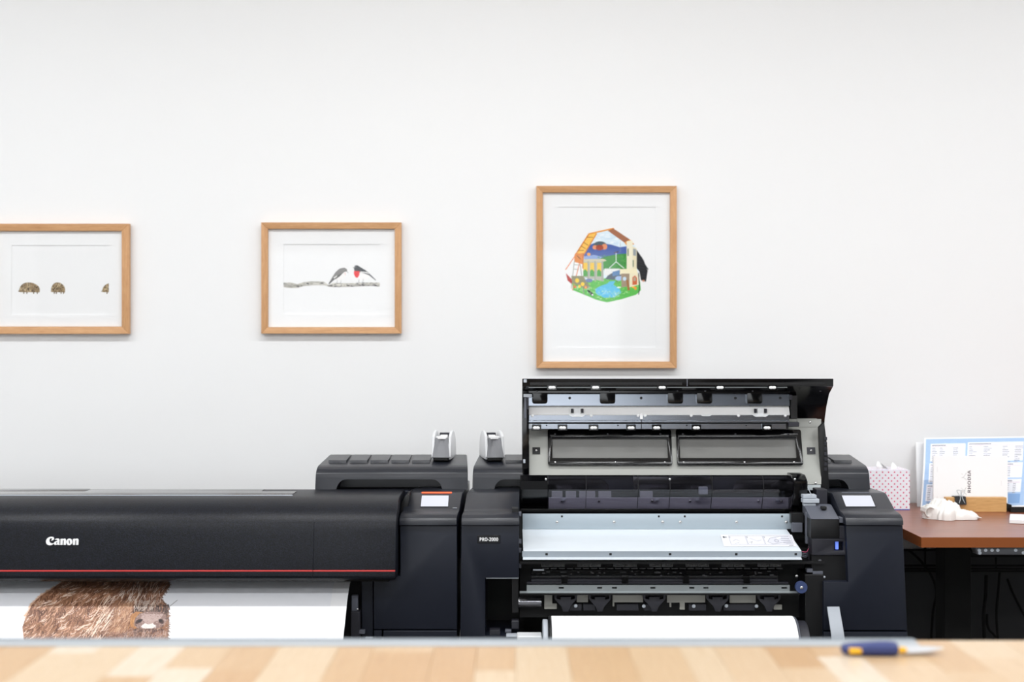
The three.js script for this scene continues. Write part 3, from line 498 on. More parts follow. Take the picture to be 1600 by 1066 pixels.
  // core and inner walls, black
  mbox(p, 'chassis', M.matteBlack, 0.0, 0.82, 0.66, 1.055, Z(4.08), Z(3.80)); mbox(p, 'chassis_floor', M.matteBlack, 0.02, 0.80, 0.64, 0.70, Z(3.8), Z(3.6));
  mbox(p, 'inner_wall', inner, 0.0, 0.016, 0.80, 1.06, Z(3.8), Z(3.56)); mbox(p, 'recess_back', M.matteBlack, X(756, 3.53), 0.03, 0.66, 0.9, Z(3.74), Z(3.725));
  mbox(p, 'inner_wall', inner, 0.79, 0.815, 0.66, 0.93, Z(3.8), Z(3.60));
  // tinted cover over the carriage rail, in seven panes
  const sm = (x0, x1, d) => sweepX([[3.690, Y(743, 3.69)], [3.672, Y(752, 3.67)], [3.668, Y(765, 3.668)], [3.69, Y(788, 3.69)], [3.70, Y(795, 3.70)], [3.703, Y(795, 3.70)], [3.693, Y(788, 3.69)], [3.671, Y(765, 3.668)], [3.675, Y(752, 3.67)], [3.693, Y(743.2, 3.69)]], x0, x1, 0);
  const seams = [856, 915.5, 996.5, 1046, 1111.5, 1191.5, 1237].map((x) => X(x, 3.685));
  for (let i = 0; i < 6; i++) add(p, 'tinted_pane', sm(seams[i] + 0.0007, seams[i + 1] - 0.0007), M.smoked);
  for (let i = 1; i < 6; i++) add(p, 'pane_seam', sm(seams[i] - 0.0007, seams[i] + 0.0007), M.matteBlack);
  add(p, 'carriage_hood', sm(X(813, 3.685), seams[0] - 0.001), M.glossBlack); add(p, 'hood_end', sweepX([[3.69, Y(742, 3.69)], [3.66, Y(752, 3.67)], [3.66, Y(770, 3.668)], [3.69, Y(800, 3.69)], [3.78, Y(800, 3.69)], [3.78, Y(742, 3.69)]], seams[6] + 0.001, X(1259, 3.685), 0.002), M.glossBlack);
  pbox(p, 'hood_edge', M.glossBlack, 813, 1240, 795.5, 802.5, 3.695, 0.02, 0.001);
  pbox(p, 'rail_plate', std(0xb9b8c0, 0.4), 857, 1236, 778, 795, 3.735, 0.01, 0.001); pbox(p, 'rail_back', std(0xc2c2c2, 0.5), 856, 1238, 744, 765, 3.76, 0.01);
  for (const [a, b] of [[862, 879], [884, 900], [905, 930], [935, 955], [1000, 1020]]) pbox(p, 'rail_block', std(0xa9a8b0, 0.4), a, b, 768, 778, 3.74, 0.01, 0.001);
  pbox(p, 'carriage_clip', M.lightPlastic, 1092, 1106, 761, 773, 3.72, 0.01, 0.002);
  for (const x of [853, 1046.5, 1242]) screwAt(p, x, 749, 3.668, M.screw, 1.1);
  for (const x of [878, 936, 1019, 1078, 1185, 1221]) screwAt(p, x, 783, 3.733, M.screw, 1.3);
  for (const x of [880, 1026, 1090, 1215]) pbox(p, 'roller_tip', M.lightPlastic, x - 3, x + 3, 780, 783.5, 3.73, 0.006, 0.001);
  // broad pale steel plate
  const sp = M.paintedSteel;
  add(p, 'upper_steel_plate', plateZ(pp(3.66, [[816.5, 827], [816.5, 803], [1234, 803], [1236.5, 827]]), Z(3.66), 0.004, [], 0.0006), std(0xb2bfc8, 0.4, { metalness: 0.2 }));
  const yT = Y(827, 3.66), yB = Y(861, 3.535);
  add(p, 'steel_shelf', sweepX([[3.663, yT - 0.003], [3.663, yT], [3.538, yB + 0.0008], [3.534, yB - 0.003]], (d) => 0.0268 - (d - 3.66) * 0.01, (d) => 0.7155 - (d - 3.66) * 0.03 - Math.max(0, (d - 3.62)) * 0.2, 0), sp);
  add(p, 'shelf_front', plateZ(pp(3.534, [[816, 870.3], [816, 861.5], [1252.5, 861.5], [1252.5, 870.3]]), Z(3.534), 0.003), std(0xa3acb5, 0.42, { metalness: 0.2 }));
  add(p, 'shelf_lip', sweepX([[3.536, Y(870.5, 3.534)], [3.520, Y(874.8, 3.52)], [3.523, Y(875.4, 3.52)], [3.540, Y(871.5, 3.534)]], X(817, 3.53), X(1252, 3.53), 0), sp);
  for (const x of [870.5, 959.5, 1035.5, 1063, 1151, 1228.5]) screwAt(p, x, 816, 3.6595, M.screw, 1.5);
  for (const x of [878, 1029.5, 1070, 1222]) pbox(p, 'plate_slot', M.matteBlack, x - 1.6, x + 1.6, 805.5, 808.8, 3.6594, 0.004, 0.0012);
  for (const x of [854, 954, 1047, 1150.5, 1243.5]) pbox(p, 'clip_hole', M.matteBlack, x - 2, x + 2, 864.5, 868, 3.5334, 0.004, 0.0006);
  const sticker = canvasTex(1024, 200, (c, w, h) => {
    c.fillStyle = '#e6e6ec'; c.fillRect(0, 0, w, h); const s = '#77778a', l = (pts, k = 3, q = s) => line(c, pts, q, k);
    oval(c, 40, 42, 15, 15, '#333'); blot(c, [[62, 30], [82, 42], [62, 56]], '#333');
    for (const [a, b] of [[110, 345], [355, 590], [600, 985]]) { c.strokeStyle = '#9696a4'; c.lineWidth = 4; c.strokeRect(a, 18, b - a, 150); l([[a + 6, 42], [a + 24, 42], [a + 14, 28], [a + 14, 60]], 3, '#555'); }
    l([[150, 110], [200, 80], [245, 110]]); l([[170, 150], [230, 140]]); l([[400, 60], [500, 110], [560, 90]]); l([[380, 130], [420, 120], [400, 150]], 4, '#555');
    blot(c, [[640, 120], [690, 60], [830, 30], [965, 30], [975, 160], [830, 140], [700, 160]], '#dcdce4'); l([[640, 120], [690, 60], [830, 30], [965, 30]], 4); l([[640, 120], [700, 160], [830, 140], [975, 160]], 4); oval(c, 770, 105, 34, 28, '#b3b3c0'); oval(c, 770, 105, 20, 16, '#d6d6de'); oval(c, 800, 62, 16, 14, '#fff'); l([[830, 60], [960, 70]], 7); l([[840, 95], [970, 110]], 7); l([[860, 130], [970, 135]], 7); blot(c, [[820, 40], [846, 36], [850, 60], [826, 64]], '#fff');
    c.fillStyle = '#777'; c.fillRect(920, 180, 60, 8);
  });
  { const slope = (d) => yB + 0.0012 + (d - 3.538) / (3.663 - 3.538) * (yT - yB); const dT = 3.625, dB = 3.558;
    add(p, 'instruction_sticker', sheet((u, v) => { const d = dB + (dT - dB) * v; return [X(1129, 3.585) + (X(1242, 3.585) - X(1129, 3.585)) * u, slope(d) + 0.0006, Z(d)]; }, 1, 1, 0.0004), std(0xffffff, 0.5, { map: sticker })); }
  pbox(p, 'side_pad', M.greyPlastic, 1238, 1254, 817.5, 832, 3.63, 0.02, 0.001); pbox(p, 'side_block', inner, 1236, 1256, 802, 818, 3.64, 0.03, 0.001);
  add(p, 'edge_rail', plateZ(pp(3.58, [[811.5, 880], [811.5, 800], [815, 802], [815, 880]]), Z(3.58), 0.05), inner); for (const y of [803, 846, 860, 884]) pbox(p, 'edge_clip', M.greyPlastic, 810.5, 814.5, y - 3, y + 4, 3.56, 0.01, 0.001);
  // comb of guide ribs in the dark throat
  mbox(p, 'throat_back', M.matteBlack, 0.02, 0.79, 0.80, 0.95, Z(3.80), Z(3.64));
  mbox(p, 'throat_roof', inner, 0.02, 0.78, Y(880, 3.56), Y(876, 3.56), Z(3.64), Z(3.545));
  { const ribs = [], d = 3.585; for (let gI = 0; gI < 20; gI++) { const x0 = 846 + gI * 18.8; if (gI % 3 === 2) continue; for (let k = 0; k < 8; k++) ribs.push(boxAt(X(x0 + k * 2.3, d), X(x0 + k * 2.3 + 1, d), Y(885, d), Y(879, d), Z(d) - 0.01, Z(d))); ribs.push(boxAt(X(x0, d), X(x0 + 17.5, d), Y(886, d), Y(885, d), Z(d) - 0.012, Z(d) - 0.002)); } add(p, 'guide_comb', merged(ribs), std(0x8a8a8a, 0.35)); }
  { const pins = [], d = 3.57; for (let i = 0; i < 30; i++) { const x = 848 + i * 12.6; pins.push(boxAt(X(x, d), X(x + 9.5, d), Y(889.3, d), Y(888.4, d), Z(d) - 0.01, Z(d))); } for (let i = 0; i < 42; i++) { const x = between(830, 1210), y = between(892, 903), w = between(1.5, 6); pins.push(boxAt(X(x, 3.575), X(x + w, 3.575), Y(y + 1, 3.575), Y(y, 3.575), Z(3.575) - 0.008, Z(3.575))); } add(p, 'pinch_rail', merged(pins), std(0x5a5a5c, 0.3)); }
  for (const [d, y0, y1, m] of [[3.59, 891, 899, M.glossBlack], [3.575, 900, 904.5, inner], [3.562, 905.5, 910, M.charcoal]]) pbox(p, 'throat_rail', m, 830, 1216, y0, y1, d, 0.03, 0.002);
  for (let i = 0; i < 4; i++) { const x = 882 + i * 95; pbox(p, 'rail_bracket', M.glossBlack, x - 5, x + 5, 901, 912, 3.553, 0.02, 0.001); }
  pbox(p, 'throat_tab', M.lightPlastic, 833, 850, 890, 892, 3.56, 0.006, 0.0006);
  // grey front bar with slots
  pbox(p, 'upper_bar', M.charcoal, 823, 1232, 910, 913, 3.555, 0.02, 0.0006);
  { const d = 3.545, slots = [[873, 881], [933, 941], [956, 964], [1016, 1024], [1077, 1085], [1099, 1107], [1160, 1168], [1221, 1230]].map(([a, b]) => prr(d, a, b, 917.6, 920.2, 0.001)); add(p, 'front_bar', plateZ(pp(d, [[823, 924], [823, 914.5], [1234, 914.5], [1234, 924]]), Z(d), 0.006, slots), M.barSteel); pbox(p, 'bar_backing', M.matteBlack, 824, 1233, 914.6, 923.6, 3.554, 0.008); add(p, 'bar_lip', sweepX([[3.545, Y(923.8, 3.545)], [3.532, Y(927.2, 3.532)], [3.548, Y(927.2, 3.532)]], X(812, 3.54), X(1246, 3.54), 0), M.barSteel); }
  pbox(p, 'lower_bar', M.innerBlack, 812, 1250, 927.5, 930.5, 3.54, 0.03, 0.001);
  // winged guides and plates below the bar
  const wd = 3.565; pbox(p, 'under_back', M.matteBlack, 812, 1250, 928, 965, 3.62, 0.02);
  const wing = plateZ(pp(wd, [[-18, 930], [-17, 937], [-7, 948], [-4, 956], [4, 956], [7, 948], [17, 937], [18, 930], [14, 930], [14, 936], [8, 937], [8, 933], [-8, 933], [-8, 937], [-14, 936], [-14, 930]].map(([x, y]) => [800 + x, y])), 0, 0.02, [], 0.001);
  { const c = new V3(); wing.computeBoundingBox(); wing.boundingBox.getCenter(c); wing.translate(-c.x, -c.y, -c.z); for (const x of [884, 937.5, 1022.5, 1121.5, 1202]) add(p, 'paper_wing', wing, M.charcoal, [X(x, wd), c.y, Z(wd) - 0.01]); }
  const bz = std(0xa9a8a0, 0.5);
  for (const [a, b, y0, y1] of [[850.5, 863, 929, 952], [862, 870, 943.5, 952], [901, 919, 929.5, 941.5], [957, 1005, 929.5, 941.5], [957, 960, 941.5, 948], [1042, 1102, 929.5, 942], [1062, 1070, 942, 953], [1046, 1049, 942, 949], [1140, 1181, 930, 942.5], [1209, 1222, 945, 953]]) pbox(p, 'throat_plate', bz, a, b, y0, y1, 3.59, 0.006, 0.0008);
  for (const [a, b] of [[889, 909], [911, 931], [963, 998], [1006, 1022], [1076, 1104], [1130, 1180]]) pbox(p, 'lower_guide', M.charcoal, a, b, 944, 955, 3.585, 0.01, 0.002);
  for (const [x, y] of [[899.5, 947], [1006, 947.5], [1084, 947.5], [1182, 947.5], [1135, 947]]) screwAt(p, x, y, 3.575, M.lightPlastic, 1.7, 'guide_wheel');
  add(p, 'release_knob', (() => { const q = new THREE.CylinderGeometry(0.0145, 0.0145, 0.014, 24); q.rotateX(Math.PI / 2); return q; })(), M.navyPart, [X(1251, 3.54), Y(917, 3.54), Z(3.535)]); screwAt(p, 1252.5, 918.5, 3.527, M.screw, 1.5);
  screwAt(p, 1245, 900.5, 3.56, M.screw, 1.4);
  // bits in the left recess
  { const lens = new THREE.CylinderGeometry(0.0135, 0.0135, X(846, 3.57) - X(809, 3.57), 20); lens.rotateZ(Math.PI / 2); add(p, 'guide_roller', lens, phys(0x9a9aa0, 0.15, { metalness: 0.8 }), [X(827.5, 3.6), Y(941, 3.6), Z(3.6)]); }
  pbox(p, 'roll_rest', M.charcoal, 765, 781.5, 985, 993, 3.535, 0.03, 0.001); pbox(p, 'gear_shaft', M.charcoal, 799, 811, 970, 984, 3.55, 0.03, 0.003); pbox(p, 'gear_shaft', M.greyPlastic, 789, 799, 985, 989.5, 3.545, 0.02, 0.002);
  pbox(p, 'roll_cradle', M.whiteSteel, 808, 846.5, 994.5, 1012, 3.46, 0.05, 0.002); pbox(p, 'cradle_arm', M.lightPlastic, 791, 810, 993.5, 996, 3.5, 0.03, 0.001);
  // pale release lever in front of the right column
  add(p, 'release_lever', sheet((u, v) => { const y = Y(1030 + (949.5 - 1030) * v, 3.5), w = v, x0 = X(1300.5 - 6.5 * w, 3.5), x1 = X(1321.5 - 8.5 * w, 3.5); return [x0 + (x1 - x0) * u, y, Z(3.5) + 0.012 * Math.sin(v * 4.2)]; }, 1, 16, 0.004), M.lightPlastic);
  // ink tank covers
  const tl = (d) => -0.1046 + (d - 3.75) * 0.07, tr = (d) => 0.945 - (d - 3.75) * 0.03;
  tankCover(p, tl, 0.32, [X(771, 3.75), 0.26], [1, 2, 3, 4, 5].map((i) => X(757, 3.83) + i * 0.0562), 0.0562);
  tankCover(p, 0.53, tr, [0.58, X(1328, 3.75)], [0, 1, 2, 3, 4, 5].map((i) => X(1333, 3.83) - (6 - i) * 0.0562 + 0.004), 0.0562);
  mbox(p, 'body_top', M.plastic, -0.09, 0.93, 1.05, TOP - 0.012, Z(4.08), Z(3.80), 0.004);
  printerStand(p, -0.11, 0.97);

  // -------- raised lid
  const lid = new THREE.Group(); lid.name = 'lid'; lid.position.set(0, 0, 0); home.set(lid, home.get(p).clone()); p.add(lid);
  const XL = 0.0266, XR = 0.8365, yy = (d, y) => [d, Y(y, d)];
  const shellShape = [yy(3.70, 592), yy(3.701, 603.5), yy(3.75, 616), yy(3.782, 636), yy(3.802, 655), yy(3.81, 672), yy(3.795, 700), yy(3.76, 745), yy(3.752, 768), yy(3.766, 769), yy(3.777, 745), yy(3.812, 700), yy(3.828, 672), yy(3.82, 652), yy(3.79, 628), yy(3.745, 604), yy(3.722, 592)];
  const wins = [[863, 1042], [1062, 1241.5]];
  const shell = sweepX(shellShape, XL, XR, 0.0015);
  add(lid, 'lid_shell', shell, M.glossBlack);
  const tilt = (geo, d0, y0, d1, y1) => { const q = geo.attributes.position; for (let i = 0; i < q.count; i++) { const t = (q.getY(i) - y0) / (y1 - y0); q.setZ(i, q.getZ(i) - (d0 + (d1 - d0) * t)); } geo.computeVertexNormals(); return toCreasedNormals(geo, 0.5); };
  const tl0 = [3.752, Y(742, 3.752)], tl1 = [3.796, Y(668, 3.796)], dAt = (y) => tl0[0] + (tl1[0] - tl0[0]) * ((y - tl0[1]) / (tl1[1] - tl0[1]));
  const onPlate = (pts) => pts.map(([x, py]) => { let d = 3.77; for (let k = 0; k < 4; k++) d = dAt(Y(py, d)); return [X(x, d), Y(py, d)]; });
  const lay = (outline, lift, t, holes, bevel) => { const s = plateZ(outline, CAM_Z + lift, t, holes, bevel); return tilt(s, ...tl0, ...tl1); };
  const hole = ([a, b]) => roundRect(onPlate([[a, 716]])[0][0], onPlate([[b, 716]])[0][0], onPlate([[a, 716]])[0][1], onPlate([[a, 684.5]])[0][1], 0.002);
  add(lid, 'liner_plate', lay(onPlate([[827, 742.5], [827, 650], [1340 - 57, 650], [1283, 757], [1257, 757], [1257, 742.5]]), 0.002, 0.003, wins.map(hole)), M.zinc);
  add(lid, 'liner_tab', lay(onPlate([[1258, 766], [1258, 757.5], [1282, 757.5], [1282, 766]]), 0.004, 0.004, [], 0.0005), M.barSteel);
  add(lid, 'liner_tab', lay(onPlate([[1246, 668], [1244, 651], [1276, 651], [1276, 667.5]]), 0.0035, 0.002, [], 0.0004), M.zinc);
  for (const [i, [a, b]] of wins.entries()) {
    const o = onPlate([[i ? 1057.5 : 856, 726.5], [i ? 1250 : 1048, 671]]), h0 = onPlate([[a, 715.5], [b, 685]]);
    add(lid, 'window_bezel', lay(roundRect(o[0][0], o[1][0], o[0][1], o[1][1], 0.006), 0.012, 0.011, [roundRect(h0[0][0], h0[1][0], h0[0][1], h0[1][1], 0.002)], 0.0012), M.glossBlack);
    add(lid, 'window_pane', lay([[h0[0][0] - 0.003, h0[0][1] - 0.003], [h0[1][0] + 0.003, h0[0][1] - 0.003], [h0[1][0] + 0.003, h0[1][1] + 0.003], [h0[0][0] - 0.003, h0[1][1] + 0.003]], 0.004, 0.0035), M.window);
    const sc = (x, y, m) => { const [q] = onPlate([[x, y]]); add(lid, 'screw', screwHead, m, [q[0], q[1], Z(dAt(q[1])) + 0.0125]); };
    for (const x of i ? [1066, 1148, 1230] : [867, 949, 1031]) sc(x, 678, M.darkScrew); for (const x of i ? [1067.5, 1162, 1239] : [867.5, 961, 1038]) sc(x, 722, M.screw);
  }
  for (const x of [838, 1267]) { const o = onPlate([[x - 6, 709.5], [x + 6, 699]]); add(lid, 'clip_plate', lay([[o[0][0], o[0][1]], [o[1][0], o[0][1]], [o[1][0], o[1][1]], [o[0][0], o[1][1]]], 0.0045, 0.003), x < 900 ? M.matteBlack : M.charcoal); const [q] = onPlate([[x, 704]]); const s = add(lid, 'screw', screwHead, M.screw, [q[0], q[1], Z(dAt(q[1])) + 0.0045]); s.scale.setScalar(1.2); }
  for (const [x, y] of [[1265, 660], [1274, 755]]) { const [q] = onPlate([[x, y]]); const s = add(lid, 'screw', screwHead, M.screw, [q[0], q[1], Z(dAt(q[1])) + 0.004]); s.scale.setScalar(1.3); }
  // mirror-like plate with five tongues hanging over it
  { const geo = plateZ(pp(3.755, [[826, 634], [826, 612], [1233, 612], [1233, 634]]), CAM_Z, 0.003); add(lid, 'polished_plate', tilt(geo, 3.7485, Y(634, 3.765), 3.751, Y(612, 3.763)), M.mirrorPlate); }
  for (const x of [843.5, 949.5, 1055.5, 1101, 1179.5]) { const d = 3.737, s = new THREE.Shape(), w = X(800 + 12, d), x0 = X(x, d), yb = Y(631, d), yt = Y(610, d); s.moveTo(x0 - w, yt); s.lineTo(x0 - w, yb + 0.008); s.quadraticCurveTo(x0 - w, yb, x0 - w + 0.008, yb); s.lineTo(x0 + w - 0.008, yb); s.quadraticCurveTo(x0 + w, yb, x0 + w, yb + 0.008); s.lineTo(x0 + w, yt); s.closePath(); add(lid, 'tongue', plateZ(s, Z(d), 0.012, [], 0.001), M.glossBlack); }
  for (const x of [890, 1001.5, 1148.5, 1218.5]) { const q = new THREE.CylinderGeometry(0.0034, 0.0034, 0.003, 16); q.rotateX(Math.PI / 2); add(lid, 'plate_hole', q, M.matteBlack, [X(x, 3.755), Y(622, 3.749), Z(3.749)]); }
  pbox(lid, 'rib_band', M.glossBlack, 826, 1234, 606.5, 614.5, 3.73, 0.03, 0.001); 
  for (const x of [839, 953, 1058.5, 1102, 1176, 1282]) screwAt(lid, x, 611, 3.7295, M.darkScrew, 0.9);
  pbox(lid, 'edge_strip', M.barSteel, 826, 1230, 605, 606.2, 3.705, 0.004); pbox(lid, 'edge_rib', M.innerBlack, 828, 1066, 598, 602, 3.6985, 0.004, 0.0006); pbox(lid, 'edge_rib', M.innerBlack, 1077, 1290, 598, 602, 3.6985, 0.004, 0.0006);
  pbox(lid, 'lid_seam', M.greyPlastic, 1073, 1074.5, 592.5, 604, 3.6985, 0.004);
  // white angled strip, then two grey strips
  add(lid, 'white_strip', sweepX([[3.759, Y(634.5, 3.76)], [3.745, Y(648.5, 3.745)], [3.748, Y(649.5, 3.745)], [3.763, Y(635.5, 3.76)]], X(826.5, 3.755), X(1233, 3.755), 0), M.brightSteel);
  pbox(lid, 'grey_strip', M.mirrorPlate, 826.5, 1233, 648.8, 657, 3.747, 0.004, 0.0005); pbox(lid, 'grey_ridge', M.mirrorPlate, 824, 1233, 657.4, 660.5, 3.743, 0.006, 0.001); pbox(lid, 'lower_strip', M.mirrorPlate, 824, 1228, 662.5, 670.5, 3.746, 0.004, 0.0005); pbox(lid, 'strip_back', M.matteBlack, 826, 1232, 648, 671, 3.753, 0.02);
  for (const x of [902, 1188.5]) {
    const b = pbox(lid, 'strip_bracket', M.whiteSteel, x - 5, x + 5, 638, 651.5, 3.742, 0.01, 0.0008);
    for (const s of [-1, 1]) pbox(b, 'bracket_slot', M.charcoal, x + s * 8 - 1.8, x + s * 8 + 1.8, 639, 645.5, 3.744, 0.008, 0.0004);
    add(b, 'bracket_foot', plateZ(pp(3.7435, [[x - 15, 647.5], [x + 15, 647.5], [x + 8, 651.5], [x - 8, 651.5]]), Z(3.7435), 0.002), M.whiteSteel);
  }
  for (const x of [832, 924, 997, 1008, 1080, 1154, 1227]) screwAt(lid, x, 649.5, 3.744, M.white, 1.5, 'strip_rivet'); pbox(lid, 'joint_tab', M.white, 1000, 1004.5, 646, 655, 3.742, 0.004, 0.0004); add(lid, 'strip_foot', plateZ(pp(3.7445, [[1093, 648], [1114, 648], [1109, 650.5], [1098, 650.5]]), Z(3.7445), 0.002), M.whiteSteel);
  pbox(lid, 'joint_line', M.matteBlack, 1001.8, 1002.8, 656, 671, 3.7425, 0.003);
  const lobe = (() => { const a = new THREE.SphereGeometry(1, 12, 8), b = a.clone(); a.scale(0.006, 0.0042, 0.004); b.scale(0.006, 0.0042, 0.004); a.translate(-0.0036, 0, 0); b.translate(0.0036, 0, 0); return merged([a, b]); })();
  const clip = (x, y, d) => { const q = pbox(lid, 'roller_clip', M.glossBlack, x - 7.5, x + 7.5, y - 5, y + 4.5, d, 0.008, 0.001); add(q, 'roller', lobe, M.white, [X(x, d), Y(y + 0.3, d), Z(d) + 0.0015]); };
  for (const x of [862.5, 930.5, 1034.5, 1125, 1207]) clip(x, 605.5, 3.7); for (const x of [838, 879, 927.5, 986, 1026, 1088, 1198.5]) clip(x, 668.5, 3.738);
  for (const x of [854, 965.5, 1073, 1166]) { const q = new THREE.CylinderGeometry(0.002, 0.002, 0.002, 12); q.rotateX(Math.PI / 2); add(lid, 'strip_hole', q, M.matteBlack, [X(x, 3.7458), Y(665, 3.7458), Z(3.7458)]); }
  // end ribs
  add(lid, 'end_rib', plateZ(pp(3.73, [[816.5, 741], [816.8, 606], [826, 606], [826.5, 741]]), Z(3.73), 0.03, [], 0.001), M.glossBlack); pbox(lid, 'end_clip', M.lightPlastic, 818, 831, 616, 621, 3.725, 0.008, 0.001); pbox(lid, 'end_clip', M.lightPlastic, 818, 823, 593, 598, 3.697, 0.004, 0.0006); pbox(lid, 'end_lever', M.greyPlastic, 819, 822.5, 622, 654, 3.724, 0.008, 0.001); pbox(lid, 'end_lever', M.charcoal, 823, 826, 618, 640, 3.726, 0.008, 0.001); pbox(lid, 'end_pin', M.lightPlastic, 817.5, 821, 718, 724, 3.728, 0.004, 0.001); pbox(lid, 'end_pin', M.lightPlastic, 823, 832, 662.5, 670, 3.738, 0.004, 0.001);
  pbox(lid, 'hinge_arm', M.innerBlack, 1236, 1246, 618, 655, 3.742, 0.02, 0.002); pbox(lid, 'hinge_arm', M.charcoal, 1232, 1249, 660, 667, 3.744, 0.02, 0.002); pbox(lid, 'hinge_arm', M.charcoal, 1234, 1238, 617, 625, 3.738, 0.01, 0.001);
  add(lid, 'end_rib', plateZ(pp(3.748, [[1284, 775], [1280, 668], [1288, 660], [1293, 700], [1296, 775]]), Z(3.748), 0.02, [], 0.001), M.innerBlack); for (let i = 0; i < 7; i++) pbox(lid, 'rack_tooth', M.charcoal, 1288, 1292.5, 683 + i * 8, 688 + i * 8, 3.7465, 0.004, 0.0008);
}
// ---------------------------------------------------------------- paper roll in the open printer
{
  const r = 0.085, cx0 = X(861, 3.5), cx1 = X(1237.5, 3.5), cy = Y(963, 3.49) - r, cz = Z(3.485), g = thing('paper_roll', 'thick white paper roll loaded under the throat of the open printer', 'paper roll', [(cx0 + cx1) / 2, cy - r, cz]);
  const prof = [[0.03, cx0], [r - 0.0015, cx0], [r, cx0 + 0.001], [r, cx1 - 0.001], [r - 0.0015, cx1], [0.03, cx1]].map(([a, b]) => new THREE.Vector2(a, b));
  const cyl = (a) => { a.rotateZ(-Math.PI / 2); a.translate(0, cy, cz); return a; };
  add(g, 'paper', cyl(new THREE.LatheGeometry(prof, 96)), M.paper);
  const disc = (x0, x1, rad, m, name) => add(g, name, cyl(new THREE.LatheGeometry([[0.0, x0], [rad - 0.002, x0], [rad, x0 + 0.002], [rad, x1 - 0.002], [rad - 0.002, x1], [0, x1]].map(([a, b]) => new THREE.Vector2(a, b)), 64)), m);
  disc(cx1 + 0.001, cx1 + 0.006, 0.084, M.greyPlastic, 'flange'); disc(cx1 + 0.007, cx1 + 0.03, 0.074, M.charcoal, 'roll_holder'); disc(cx0 - 0.007, cx0 - 0.001, 0.086, M.innerBlack, 'flange'); disc(cx0 - 0.021, cx0 - 0.008, 0.077, M.lightPlastic, 'roll_stopper'); disc(cx0 - 0.12, cx1 + 0.04, 0.02, M.innerBlack, 'spindle');
}
// ---------------------------------------------------------------- tape dispensers on the ink tank covers
function tapeDispenser(label, x, d, turn) {
  const y = 1.149 + (d - 3.795) * 0.1033 + 0.0004, g = turned('tape_dispenser', label, 'tape dispenser', [x, y, Z(d)], turn, 'tape dispensers on the printers');
  g.rotation.x = 0.0;
  const silver = std(0xd9dadc, 0.35), grey = std(0x77787c, 0.4), loft = (y0, y1, a0, a1, z0, z1, zb) => {   // tapering block, front face hollowed
    const geo = sheet((u, v) => { const w = a0 + (a1 - a0) * v, s = u * 2 - 1; const hollow = Math.max(0, 1 - s * s * 2.2) * Math.min(1, v * 1.6) * 0.006; return [s * w, y0 + (y1 - y0) * v, z0 + (z1 - z0) * v - hollow]; }, 14, 10, 0.02); return geo; };
  mbox(g, 'base', M.matteBlack, -0.021, 0.021, 0, 0.012, -0.09, 0.028, 0.004);
  add(g, 'front', loft(0.010, 0.062, 0.0235, 0.0165, 0.03, 0.012), grey);
  const prof = new THREE.Shape(); prof.moveTo(-0.095, 0.006); prof.quadraticCurveTo(-0.1, 0.03, -0.085, 0.052); prof.quadraticCurveTo(-0.065, 0.077, -0.035, 0.077); prof.quadraticCurveTo(-0.005, 0.075, 0.01, 0.064); prof.lineTo(0.014, 0.05); prof.lineTo(0.024, 0.012); prof.lineTo(0.02, 0.006); prof.closePath();
  for (const s of [-1, 1]) { const w = new THREE.ExtrudeGeometry(prof, { depth: 0.004, bevelEnabled: true, bevelSize: 0.0018, bevelThickness: 0.0018, bevelSegments: 2, curveSegments: 10 }); w.rotateY(-Math.PI / 2); w.translate(s * 0.0225 + 0.002, 0, 0); add(g, 'side_shell', toCreasedNormals(w, 0.6), silver); }
  const roll = new THREE.LatheGeometry([[0.013, -0.0095], [0.026, -0.0095], [0.027, -0.009], [0.027, 0.009], [0.026, 0.0095], [0.013, 0.0095], [0.013, -0.0095]].map(([a, b]) => new THREE.Vector2(a, b)), 40); roll.rotateZ(Math.PI / 2); roll.translate(0, 0.04, -0.04); add(g, 'tape_roll', roll, M.white);
  mbox(g, 'tape_rest', M.white, -0.0145, 0.0145, 0.058, 0.0655, -0.004, 0.012, 0.001); mbox(g, 'rear_wall', M.charcoal, -0.018, 0.018, 0.01, 0.07, -0.088, -0.08, 0.002);
  return g;
}
tapeDispenser('silver tape dispenser standing on the ink cover of the closed printer', X(691, 3.86), 3.86, -0.08);
tapeDispenser('silver tape dispenser standing on the ink cover of the open printer', X(771.5, 3.86), 3.86, 0.16);

